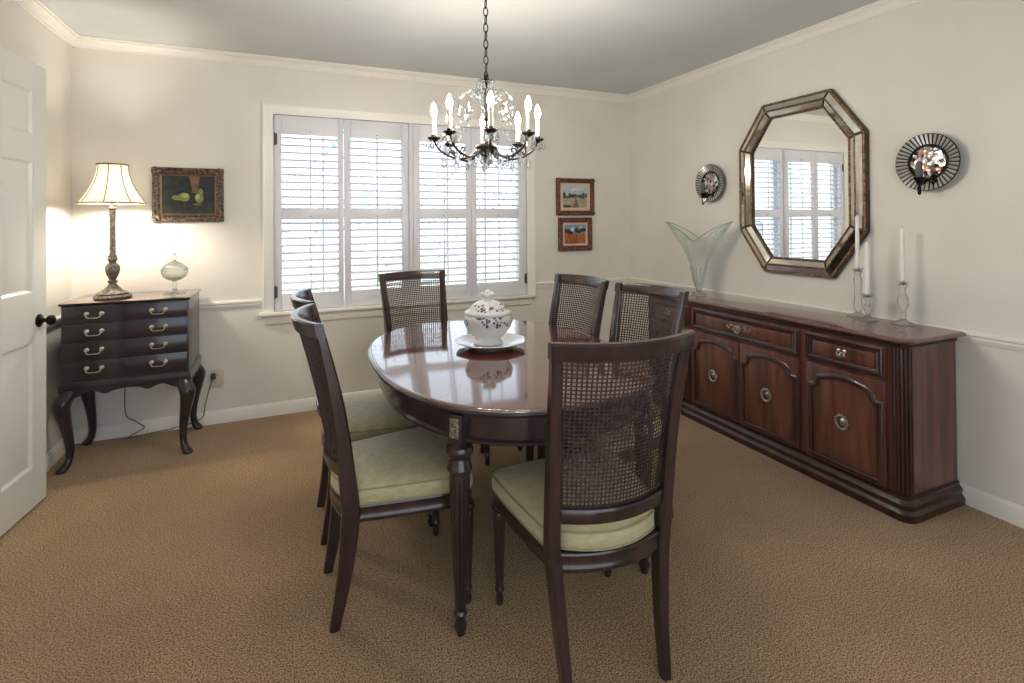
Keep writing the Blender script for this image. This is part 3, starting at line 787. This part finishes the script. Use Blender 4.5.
def candlestick(x, y, holder, candle, h, ch_, label, clabel, R_=.047):
    t = thing('candlestick', label, 'candlestick', (x, y, SZ), 0, 'crystal candlesticks on the sideboard')
    bm = new(); lathe(bm, [(.01,0),(R_*1.0,0),(R_,.005),(R_*.8,.011),(R_*.4,.02),(.013,.028)], 8); obj('base', bm, M['crystal'], t, 15)
    bm = new(); lathe(bm, holder, 10); obj('stem', bm, M['crystal'], t, 20)
    k = thing('taper_candle', clabel, 'candle', (x, y, SZ+h-.018), 0, 'white tapers on the sideboard')
    bm = new(); lathe(bm, [(.009,0),(.011,.003),(.0105,.03),(.0085,ch_-.012),(.004,ch_-.003),(.001,ch_)], 18); obj('wax_taper', bm, M['wax'], k, 50)
    bm = new(); tube(bm, [(0,0,ch_-.002),(.0005,0,ch_+.006),(.0015,0,ch_+.012)], .0011, 6); obj('wick', bm, M['cord_grey'], k)
def cup(h): return [(.013,h-.034),(.020,h-.024),(.022,h-.012),(.027,h),(.023,h),(.017,h-.012),(.013,h-.017),(.002,h-.018)]
candlestick(2.765, 1.797, [(.012,.028),(.022,.045),(.024,.06),(.020,.08),(.019,.15),(.021,.20)]+cup(.258), 0, .258, .30, 'tallest crystal candlestick, a straight column nearest the mirror', 'white taper in the tallest candlestick, in front of the mirror edge', .052)
candlestick(2.705, 1.710, [(.012,.028),(.010,.04),(.018,.055),(.020,.066),(.014,.080),(.010,.09)]+cup(.137), 0, .137, .285, 'shortest crystal candlestick, set just in front of the tall one', 'white taper in the shortest candlestick, middle of the three', .046)
candlestick(2.765, 1.578, [(.012,.028),(.010,.04),(.017,.05),(.010,.062),(.014,.075),(.026,.10),(.027,.115),(.018,.14),(.011,.155),(.011,.168)]+cup(.212), 0, .212, .28, 'crystal candlestick with a ball stem nearest the end of the sideboard', 'white taper in the ball-stemmed candlestick, standing apart under the near sconce', .05)

# ------------------------------------------------------------------ octagonal mirror
mr = thing('wall_mirror', 'large octagonal mirror in a beaded mirror-strip frame above the sideboard', 'mirror', (XR-.002, 2.208, 1.513), D2(-90))
def octo(w, h, cx, cz): return [(-w/2, -h/2+cz), (-w/2+cx, -h/2), (w/2-cx, -h/2), (w/2, -h/2+cz), (w/2, h/2-cz), (w/2-cx, h/2), (-w/2+cx, h/2), (-w/2, h/2-cz)]
OUT = octo(.842, 1.078, .193, .268)
def inset(P, d):
    n = len(P); res = []
    for i in range(n):
        p0, p1, p2 = Vector(P[i-1]), Vector(P[i]), Vector(P[(i+1) % n])
        a = (p1-p0).normalized(); b_ = (p2-p1).normalized(); na, nb = Vector((-a.y, a.x)), Vector((-b_.y, b_.x)); m_ = (na+nb).normalized()
        res.append(tuple(p1+m_*(d/m_.dot(na))))
    return res
def ring8(d, y): return [(x, -y, z) for x, z in inset(OUT, d)]
bm = new(); loft(bm, [ring8(0, 0), ring8(0, .030), ring8(.006, .034), ring8(.100, .020), ring8(.100, 0)]); obj('frame', bm, noise_col(mat('dark mirror backing', srgb(70,54,44), .5), srgb(50,38,32), srgb(92,72,58), nscale=30), mr, 20)
bm = new()
for d0, y0, d1, y1 in ((.016,.0345,.046,.044),(.058,.040,.086,.027)):
    A, B_ = ring8(d0, y0), ring8(d1, y1)
    A2, B2 = ring8(d0, y0-.004), ring8(d1, y1-.004)
    for i in range(8):
        k = (i+1) % 8; e = .02
        q = [Vector(A[i]).lerp(Vector(A[k]), e), Vector(A[i]).lerp(Vector(A[k]), 1-e), Vector(B_[i]).lerp(Vector(B_[k]), 1-e), Vector(B_[i]).lerp(Vector(B_[k]), e)]
        q2 = [Vector(A2[i]).lerp(Vector(A2[k]), e), Vector(A2[i]).lerp(Vector(A2[k]), 1-e), Vector(B2[i]).lerp(Vector(B2[k]), 1-e), Vector(B2[i]).lerp(Vector(B2[k]), e)]
        loft(bm, [q2, q])
obj('mirror_strips', bm, M['mirror_old'], mr, 20)
for d, y, r in ((.007,.034,.0065),(.052,.043,.0052),(.093,.026,.0052)):
    bm = new(); R8 = [Vector(p) for p in ring8(d, y)]
    for i in range(8):
        a, b_ = R8[i], R8[(i+1) % 8]; n = int((b_-a).length/.017)
        rr = []; pp = []
        for s in range(n*4+1):
            pp.append(a.lerp(b_, s/(n*4))); rr.append(r*(.72+.28*abs(math.sin(PI*s/4))))
        tube(bm, pp, rr, 8)
    obj('beading', bm, M['gold'], mr, 60)
bm = new(); loft(bm, [ring8(.096, .010), ring8(.096, .0135)]); obj('glass', bm, M['mirror'], mr)

# ------------------------------------------------------------------ mirrored wall sconces
def sconce_master(label):
    t = thing('wall_sconce', label, 'sconce', (0,0,0), D2(-90), 'mosaic mirror sconces beside the mirror')
    R = Matrix.Rotation(PI/2, 3, 'X')
    bm = new(); lathe(bm, [(.02,0),(.07,.002),(.085,.006),(.122,.020),(.129,.024),(.131,.027),(.127,.029),(.112,.024),(.080,.013),(.02,.010)], 48, (0,0,0), R); obj('back_dish', bm, M['bronze'], t)
    bm = new()
    for k in range(40):
        a = 2*PI*k/40; da = 2*PI/40*.34
        pr = []
        for r, y in ((.083,.0165),(.128,.0310)):
            pr.append([(r*math.cos(a-da), -y, r*math.sin(a-da)), (r*math.cos(a), -y-.004, r*math.sin(a)), (r*math.cos(a+da), -y, r*math.sin(a+da)), (r*math.cos(a), -y+.006, r*math.sin(a))])
        loft(bm, pr)
    obj('mirror_petals', bm, M['petal'], t, 10)
    bm = new(); lathe(bm, [(.001,.0205),(.04,.0195),(.070,.0165),(.074,.013),(.074,.008),(.001,.008)], 40, (0,0,0), R); obj('mosaic_centre', bm, M['mosaic'], t)
    bm = new(); ring = [(.078*math.cos(2*PI*i/60), -.0165, .078*math.sin(2*PI*i/60)) for i in range(60)]
    tube(bm, ring, [.0052*(.7+.3*(i % 2)) for i in range(60)], 8, closed=True); obj('beaded_ring', bm, M['bronze'], t, 60)
    bm = new()
    tube(bm, smoothpath([(0,-.015,-.085),(0,-.035,-.088),(0,-.060,-.100),(0,-.078,-.094),(0,-.085,-.078)], 5), .005, 8)
    for s in (-1, 1):
        tube(bm, smoothpath([(0,-.02,-.086),(s*.02,-.026,-.078),(s*.034,-.026,-.088),(s*.026,-.026,-.098),(s*.016,-.026,-.092)], 5), .004, 6)
        lathe(bm, [(.001,-.008),(.008,0),(.001,.008)], 8, (s*.036, -.024, -.084))
    tube(bm, [(0, -.085+.009*math.cos(2*PI*i/20), -.125+.022*math.sin(2*PI*i/20)) for i in range(20)], .0038, 8, closed=True)
    lathe(bm, [(.005,-.105),(.010,-.098),(.022,-.076),(.024,-.072),(.020,-.070),(.012,-.074),(.011,-.06),(.010,-.058)], 18, (0,-.085,0))
    obj('candle_arm', bm, M['black'], t)
    bm = new(); lathe(bm, [(.012,-.072),(.0135,-.068),(.0130,-.005),(.008,.001),(.001,.003)], 16, (0,-.085,0)); obj('candle', bm, M['grey_wax'], t)
    return t
s1 = sconce_master('round mosaic-mirror candle sconce on the bare wall above the candlesticks'); s1.location = (XR-.014, 1.497, 1.582); s1.scale = (1.06,1.0,1.06)
s2 = copy_tree(s1); s2.location = (XR-.014, 2.898, 1.578); s2['label'] = 'round mosaic-mirror candle sconce above the glass vase, between corner and mirror'

# ------------------------------------------------------------------ paintings (local front = -Y)
def painting(name, label, x0, x1, z0, z1, fw, fmat, carved, liner, art, lm=None):
    t = thing(name, label, 'painting', ((x0+x1)/2, YB-.004, (z0+z1)/2)); w, h = (x1-x0)/2, (z1-z0)/2
    bm = new(); O = [(-w,0,-h),(w,0,-h),(w,0,h),(-w,0,h)]
    sec = [(0,-0.0),(0,.018),(.004,.024),(fw*.25,.026),(fw*.45,.018),(fw*.7,.014),(fw*.85,.018),(fw,.012),(fw,0)]
    molding(bm, O, (0,-1,0), sec)
    if carved:
        rnd = random.Random(5)
        for (cx, cz) in ((-w+fw/2,-h+fw/2),(w-fw/2,-h+fw/2),(w-fw/2,h-fw/2),(-w+fw/2,h-fw/2)):
            for k in range(7):
                a = k*2*PI/7; rr = 0 if k == 6 else fw*.38
                lathe(bm, [(.001,0),(fw*.24,.003),(fw*.2,.008),(.001,.012)], 8, (cx+rr*math.cos(a), -.020, cz+rr*math.sin(a)), Matrix.Rotation(PI/2,3,'X'))
        n = 16
        for s in (-1, 1):
            for k in range(1, n):
                xx = -w+fw+(2*w-2*fw)*k/n; amp = fw*.12*math.cos(k*1.57)
                lathe(bm, [(.001,0),(fw*.16,.003),(fw*.12,.007),(.001,.009)], 6, (xx, -.021, s*(h-fw*.28)+amp*.5), Matrix.Rotation(PI/2,3,'X'))
            for k in range(1, 12):
                zz = -h+fw+(2*h-2*fw)*k/12
                lathe(bm, [(.001,0),(fw*.16,.003),(fw*.12,.007),(.001,.009)], 6, (s*(w-fw*.28), -.021, zz), Matrix.Rotation(PI/2,3,'X'))
    obj('frame', bm, fmat, t, 30)
    iw, ih = w-fw, h-fw
    if liner:
        bm = new(); O = [(-iw,-.004,-ih),(iw,-.004,-ih),(iw,-.004,ih),(-iw,-.004,ih)]; molding(bm, O, (0,-1,0), [(0,0),(0,.007),(liner*.8,.004),(liner,.002),(liner,0)]); obj('liner', bm, lm or M['liner'], t, 20); iw -= liner; ih -= liner
    bm = new(); mats = []; box(bm, -iw-.002, iw+.002, -.006, -.001, -ih-.002, ih+.002)
    art(bm, iw, ih, mats)
    obj('canvas', bm, mats, t, 30)
    return t
def pal(*cols): return [noise_col(mat('oil paint', srgb(*c_), .45), srgb(*[max(0, v-14) for v in c_]), srgb(*[min(255, v+12) for v in c_]), nscale=30) for c_ in cols]
def ell(cx, cz, a, b_, n=20, rot=0):
    return [(cx+a*math.cos(2*PI*i/n)*math.cos(rot)-b_*math.sin(2*PI*i/n)*math.sin(rot), cz+a*math.cos(2*PI*i/n)*math.sin(rot)+b_*math.sin(2*PI*i/n)*math.cos(rot)) for i in range(n)]
fpl = lambda u, v, w: (u, -w, v)
PEARS = pal((26,30,34), (44,44,40), (116,84,66), (118,134,66), (160,170,96), (96,112,50), (70,60,44))
def pear_art(bm, w, h, mats):
    mats += PEARS
    prism(bm, [(-w,-h),(w,-h),(w,-h*.42),(-w,-h*.5)], fpl, .006, .0064, 1)
    prism(bm, [(w*.02,h),(w*.42,h),(w*.34,h*.1),(w*.16,h*.1)], fpl, .006, .0066, 2)
    prism(bm, ell(-w*.18,-h*.12,w*.22,h*.24), fpl, .006, .0072, 3); prism(bm, ell(-w*.42,-h*.16,w*.22,h*.13,rot=-.1), fpl, .006, .0070, 3)
    prism(bm, ell(-w*.14,-h*.02,w*.12,h*.12), fpl, .006, .0076, 4)
    prism(bm, ell(w*.40,-h*.16,w*.17,h*.26), fpl, .006, .0074, 3); prism(bm, ell(w*.46,h*.14,w*.09,h*.22,rot=.1), fpl, .006, .0072, 3)
    prism(bm, ell(w*.34,-h*.12,w*.08,h*.14), fpl, .006, .0078, 4)
    prism(bm, ell(w*.30,-h*.5,w*.16,h*.05), fpl, .006, .0067, 5); prism(bm, ell(-w*.2,-h*.62,w*.6,h*.02), fpl, .006, .0067, 6)
painting('framed_painting', 'dark still life of green pears in a carved bronze frame beside the lamp', -.786, -.390, 1.322, 1.668, .044, M['frame_bronze'], True, .008, pear_art, M['gilt'])
LAND = pal((176,190,200), (84,92,80), (176,156,128), (128,112,92), (206,208,206), (60,66,58))
def land_art(bm, w, h, mats):
    mats += LAND
    prism(bm, [(-w,-h),(w,-h),(w,-h*.15),(-w,-h*.1)], fpl, .006, .0064, 2)
    rnd = random.Random(2)
    for i in range(9):
        xx = -w*.9+w*1.8*i/8; prism(bm, ell(xx, h*.02+rnd.uniform(-.05,.12)*h, w*.13, h*rnd.uniform(.14,.32), 10), fpl, .006, .0068+.0001*i, 1 if i % 3 else 5)
    prism(bm, [(-w*.3,-h),(w*.3,-h),(w*.15,-h*.2),(w*.02,-h*.2)], fpl, .006, .0067, 3); prism(bm, ell(w*.1,h*.7,w*.6,h*.14), fpl, .006, .0065, 4)
    prism(bm, [(-w,-h),(w*-.3,-h),(w*-.4,-h*.8),(-w,-h*.75)], fpl, .006, .0069, 5)
painting('framed_painting', 'small landscape with trees and pale sky, upper of the two stacked pictures', 2.090, 2.462, 1.356, 1.676, .042, M['frame_red'], True, .026, land_art)
FIELD = pal((120,150,160), (44,52,48), (176,104,62), (150,84,52), (190,206,212), (74,62,50))
def field_art(bm, w, h, mats):
    mats += FIELD
    prism(bm, [(-w,-h),(w,-h),(w,h*.05),(-w,h*.12)], fpl, .006, .0064, 2)
    for k in range(4): prism(bm, [(-w+.3*w*k,-h),(-w*.8+.35*w*k,-h),(w*.2*k-w*.4,h*.05),(w*.2*k-w*.45,h*.05)], fpl, .006, .0066, 3)
    rnd = random.Random(9)
    for i in range(8): prism(bm, ell(-w*.9+1.8*w*i/7, h*.3+rnd.uniform(-.05,.2)*h, w*.16, h*rnd.uniform(.18,.34), 10), fpl, .006, .0068+.0001*i, 1)
    prism(bm, ell(-w*.25,h*.5,w*.2,h*.22), fpl, .006, .0082, 4); prism(bm, ell(w*.55,h*.72,w*.18,h*.12), fpl, .006, .0082, 4)
painting('framed_painting', 'small painting of an orange field under dark trees, lower of the two stacked pictures', 2.108, 2.438, 1.052, 1.338, .044, M['frame_red'], False, .018, field_art)

# ------------------------------------------------------------------ chest on cabriole legs (front = -Y)
cb = thing('chest_on_stand', 'dark four-drawer chest on cabriole legs in the left corner', 'chest of drawers', (-.8165, 3.668, 0))
hw, f0, b0 = .290, -.194, .197
bm = new(); box(bm, -hw, hw, f0, b0, .468, .874, .002); obj('case', bm, M['chest'], cb)
bm = new(); rings = []
for e, z in ((.0,.872),(.004,.876),(.009,.880),(.010,.884),(.009,.888),(.004,.890)): rings.append([(-hw-e,f0-e,z),(hw+e,f0-e,z),(hw+e,min(b0+e,.207),z),(-hw-e,min(b0+e,.207),z)])
loft(bm, rings)
for f in bm.faces:
    if max(v.co.z for v in f.verts) < .8885: f.material_index = 1
obj('top', bm, [M['chest_top'], M['chest']], cb)
for k, (z0, z1) in enumerate(((.782,.866),(.684,.776),(.584,.678),(.486,.578))):
    bm = new(); box(bm, -hw+.006, hw-.006, f0-.006, f0+.002, z0-.001, z1+.001, .002); d = obj('drawer', bm, M['chest'], cb)
    for s in (-1, 1):
        x = s*.146; zc = (z0+z1)/2+.004
        bm = new(); R = Matrix.Rotation(PI/2, 3, 'X')
        for q in (-1, 1): lathe(bm, [(.012,0),(.012,.002),(.009,.004),(.004,.007),(.004,.012),(.007,.015),(.006,.021),(.001,.023)], 14, (x+q*.033, f0-.007, zc), R)
        tube(bm, smoothpath([(x-.033,f0-.022,zc),(x-.031,f0-.027,zc-.012),(x-.022,f0-.028,zc-.019),(x,f0-.028,zc-.020),(x+.022,f0-.028,zc-.019),(x+.031,f0-.027,zc-.012),(x+.033,f0-.022,zc)], 4), .0026, 8)
        obj('bail_handle', bm, M['silver'], d)['label'] = 'silvery bail handle'
bm = new(); rings = []
for e, z in ((.008,.418),(.010,.424),(.010,.452),(.007,.460),(.002,.468)): rings.append([(-hw-e,f0-e,z),(hw+e,f0-e,z),(hw+e,min(b0+e,.205),z),(-hw-e,min(b0+e,.205),z)])
loft(bm, rings); obj('base_moulding', bm, M['chest'], cb)
def scallop(L, n=40):
    top = [(-L,.42),(L,.42)]; bot = []
    for i in range(n+1):
        u = 1-2*i/n; au = abs(u)
        if au > .86: z = .372-.02*(1-au)/.14*0
        elif au > .72: z = .372+.018*math.sin((.86-au)/.14*PI/2)
        elif au > .42: z = .390+.016*math.sin((.72-au)/.30*PI)+.012*(.72-au)/.3
        elif au > .24: z = .402-.010*math.sin((.42-au)/.18*PI)
        else: z = .402+.010*(1-(au/.24)**2)
        bot.append((u*L, z))
    return top + bot
bm = new(); prism(bm, scallop(hw+.004), lambda u, v, w: (u, w, v), f0-.006, f0+.014); obj('apron', bm, M['chest'], cb)
bm = new()
for s in (-1, 1): prism(bm, scallop(b0-.012), lambda u, v, w: (w, u+.004, v), s*(hw-.008), s*(hw+.010))
obj('side_apron', bm, M['chest'], cb)
for sx in (-1, 1):
    for sy in (-1, 1):
        cx, cy = sx*(hw-.026), (f0+.016 if sy < 0 else b0-.018)
        dx, dy = sx*.70, (sy*.70 if sy < 0 else sy*.1)
        ctrl = [(-.004,.425,.034),(.002,.40,.040),(.020,.368,.043),(.024,.33,.038),(.014,.26,.030),(.0,.18,.0235),(-.006,.10,.0195),(-.001,.055,.019),(.010,.030,.023),(.022,.016,.026),(.026,.007,.025),(.025,0,.020)]
        pth = smoothpath(ctrl, 4); bm = new()
        rings = []
        for off, z, r in pth:
            px, py = cx+dx*off*(1.25), cy+dy*off*1.25; ring = []
            for k in range(14):
                a = 2*PI*k/14; ring.append((px+r*math.cos(a), min(py+r*math.sin(a), .205), z))
            rings.append(ring)
        loft(bm, rings); obj('leg', bm, M['chest'], cb, 60)

# ------------------------------------------------------------------ table lamp, compote, outlet and cord
CZ = .8905
lp = thing('table_lamp', 'lit table lamp with cream bell shade on the dark chest', 'lamp', (-.915, 3.60, CZ))
bm = new()
def sq(r, z, a, i): return r*(1+.10*abs(math.cos(4*a))**3) if z < .065 else r
lathe(bm, [(.074,0),(.082,.002),(.084,.010),(.080,.017),(.070,.022),(.072,.030),(.062,.036),(.050,.042),(.040,.052),(.030,.066),(.020,.078),(.016,.086)], 48, mod=sq); obj('base', bm, M['lamp_base'], lp)
bm = new(); lathe(bm, [(.016,.084),(.024,.092),(.024,.098),(.016,.104),(.018,.112),(.030,.140),(.035,.165),(.032,.184),(.022,.196),(.016,.202),(.020,.212),(.026,.222),(.022,.230),(.016,.236)], 32, mod=lambda r, z, a, i: r*(1+.05*math.cos(8*a)) if .11 < z < .19 else r); obj('urn', bm, M['lamp_base'], lp)
bm = new(); lathe(bm, [(.020,.234),(.022,.240),(.017,.246),(.0155,.25),(.0145,.50),(.018,.505),(.018,.512),(.010,.518),(.009,.55)], 32, mod=lambda r, z, a, i: r*(1-.06*max(0, math.cos(8*a))) if .25 <= z <= .5 else r); obj('stem', bm, M['lamp_base'], lp)
bm = new(); lathe(bm, [(.008,.55),(.016,.562),(.028,.60),(.030,.625),(.024,.65),(.010,.666),(.002,.67)], 18); obj('bulb', bm, M['lamp_bulb'], lp, 80)
def shade_r(z): k = (z-.538)/.219; return .158-.086*(1-(1-k)**1.9)
bm = new(); zz = [.538+.219*i/12 for i in range(13)]
pan = lambda r, z, a, i: r*(1-.03*(math.sin(4*a)**2))
lathe(bm, [(shade_r(z), z) for z in zz], 64, mod=pan, caps=(False, False)); lathe(bm, [(shade_r(z)-.0025, z) for z in zz], 64, mod=pan, caps=(False, False))
sh = obj('lamp_shade', bm, M['shade'], lp, 60)
bm = new()
for z, r in ((.538,.159),(.757,.0735)):
    tube(bm, [(r*(1-.03*math.sin(4*2*PI*i/64)**2)*math.cos(2*PI*i/64), r*(1-.03*math.sin(4*2*PI*i/64)**2)*math.sin(2*PI*i/64), z) for i in range(64)], .0042, 6, closed=True)
for k in range(8):
    a = k*PI/4; tube(bm, [((shade_r(z)+.0015)*math.cos(a), (shade_r(z)+.0015)*math.sin(a), z) for z in zz], .0022, 6)
obj('shade_trim', bm, mat('dull brass braid', srgb(110,92,66), .6), sh)
bm = new()
for k in range(3):
    a = k*2*PI/3; tube(bm, [(.004*math.cos(a), .004*math.sin(a), .735),(.071*math.cos(a), .071*math.sin(a), .754)], .0015, 6)
tube(bm, smoothpath([(-.012,0,.55),(-.04,0,.60),(-.042,0,.66),(-.015,0,.72),(0,0,.735),(.015,0,.72),(.042,0,.66),(.04,0,.60),(.012,0,.55)], 4), .0015, 6)
lathe(bm, [(.004,.73),(.006,.738),(.003,.75),(.007,.758),(.002,.768)], 10)
obj('harp', bm, M['brass'], lp)
# cord from the lamp down behind the chest
bm = new()
tube(bm, smoothpath([(-.91,3.884,.86),(-.923,3.884,.402),(-.923,3.884,.151),(-.877,3.880,.095),(-.826,3.878,.049),(-.852,3.870,.029),(-.893,3.862,.012),(-.903,3.850,.004),(-.867,3.852,.005),(-.795,3.868,.008),(-.70,3.8835,.010),(-.646,3.8835,.020),(-.56,3.8835,.032),(-.51,3.8835,.060),(-.495,3.885,.141),(-.472,3.884,.241),(-.452,3.880,.300)], 8), .0028, 6)
tag(obj('lamp_cord', bm, M['cord_grey'], None, 60), 'thin lamp cord trailing behind the chest to the outlet', 'cord')
ol = thing('wall_outlet', 'cream electrical outlet low on the wall right of the chest', 'outlet', (-.432, YB, .292))
bm = new(); box(bm, -.038, .038, -.006, -.0005, -.060, .060, .003); obj('cover_plate', bm, M['plate_white'], ol)
for s in (-1, 1):
    bm = new(); lathe(bm, [(.016,.005),(.0165,.0075),(.014,.0085),(.001,.0085)], 20, (0, 0, s*.022), Matrix.Rotation(PI/2,3,'X'), mod=lambda r, z, a, i: min(r, .0125/max(.01, abs(math.sin(a))))); box(bm, -.007, -.005, -.0092, -.0083, s*.022-.003, s*.022+.006, mi=1); box(bm, .005, .007, -.0092, -.0083, s*.022-.003, s*.022+.006, mi=1)
    obj('socket', bm, [M['plate_white'], M['black']], ol)
bm = new(); box(bm, -.032, -.006, -.034, -.009, .004, .040, .004); obj('plug', bm, M['plug'], ol)['label'] = 'brown cord plug'
cp = thing('glass_compote', 'lidded clear glass compote on the dark chest', 'compote', (-.628, 3.67, CZ))
cp.scale = (1, 1, 1.09)
bm = new(); lathe(bm, [(.02,0),(.056,0),(.060,.004),(.05,.009),(.03,.015),(.013,.024),(.010,.040),(.015,.052),(.010,.062),(.012,.068)], 32, mod=lambda r, z, a, i: r*(1+.03*math.cos(12*a)) if z < .01 else r); obj('foot', bm, M['clear_glass'], cp, 50)
bm = new(); lathe(bm, [(.010,.068),(.034,.076),(.058,.092),(.068,.112),(.070,.128),(.066,.130),(.063,.113),(.053,.096),(.03,.082),(.003,.078)], 40, mod=lambda r, z, a, i: r*(1+.025*math.cos(12*a)) if r > .03 else r); obj('bowl', bm, M['clear_glass'], cp, 50)
bm = new(); lathe(bm, [(.069,.1305),(.071,.134),(.062,.148),(.044,.164),(.024,.174),(.010,.180),(.007,.186),(.013,.198),(.011,.210),(.004,.220),(.001,.222)], 40, mod=lambda r, z, a, i: r*(1+.025*math.cos(12*a)) if r > .03 else r); obj('lid', bm, M['clear_glass'], cp, 50)

# ------------------------------------------------------------------ light
w = bpy.data.worlds.new('World'); S.world = w; w.use_nodes = True
bg = w.node_tree.nodes['Background']; bg.inputs[0].default_value = (.77,.88,1.0,1); bg.inputs[1].default_value = 2.8

sl = bpy.data.lights.new('sun', 'SUN'); sl.energy = 7; sl.angle = .01; sl.color = (1,.97,.92)
so = bpy.data.objects.new('sun', sl); COL.objects.link(so)
so.rotation_euler = Vector((-.45,.32,-.83)).to_track_quat('-Z','Y').to_euler()

# ------------------------------------------------------------------ camera
cam = bpy.data.cameras.new('camera'); co = bpy.data.objects.new('camera', cam); COL.objects.link(co); S.camera = co
yaw, pitch, roll = math.radians(23.346), math.radians(.468), math.radians(-.397)
fw = Vector((math.sin(yaw), math.cos(yaw), 0)); r_ = Vector((math.cos(yaw), -math.sin(yaw), 0)); up = Vector((0,0,1))
f2 = fw*math.cos(pitch)+up*math.sin(pitch); u2 = -fw*math.sin(pitch)+up*math.cos(pitch)
r3 = r_*math.cos(roll)+u2*math.sin(roll); u3 = -r_*math.sin(roll)+u2*math.cos(roll)
co.matrix_world = Matrix(((r3.x,u3.x,-f2.x,0),(r3.y,u3.y,-f2.y,0),(r3.z,u3.z,-f2.z,1.3138),(0,0,0,1)))
cam.sensor_width = 36; cam.sensor_fit = 'HORIZONTAL'; cam.lens = 518.6008/1024*36
cam.shift_y = -(341.5-216.54)/1024; cam.clip_start = .02

S.view_settings.view_transform = 'Standard'; S.view_settings.look = 'None'; S.view_settings.gamma = 1; S.view_settings.use_curve_mapping = False
S.view_settings.exposure = -0.08
S.cycles.use_denoising = True
S.cycles.max_bounces = 10; S.cycles.diffuse_bounces = 5; S.cycles.glossy_bounces = 4; S.cycles.transmission_bounces = 8; S.cycles.transparent_max_bounces = 16
S.cycles.sample_clamp_indirect = 6
S.cycles.caustics_refractive = False; S.cycles.caustics_reflective = False
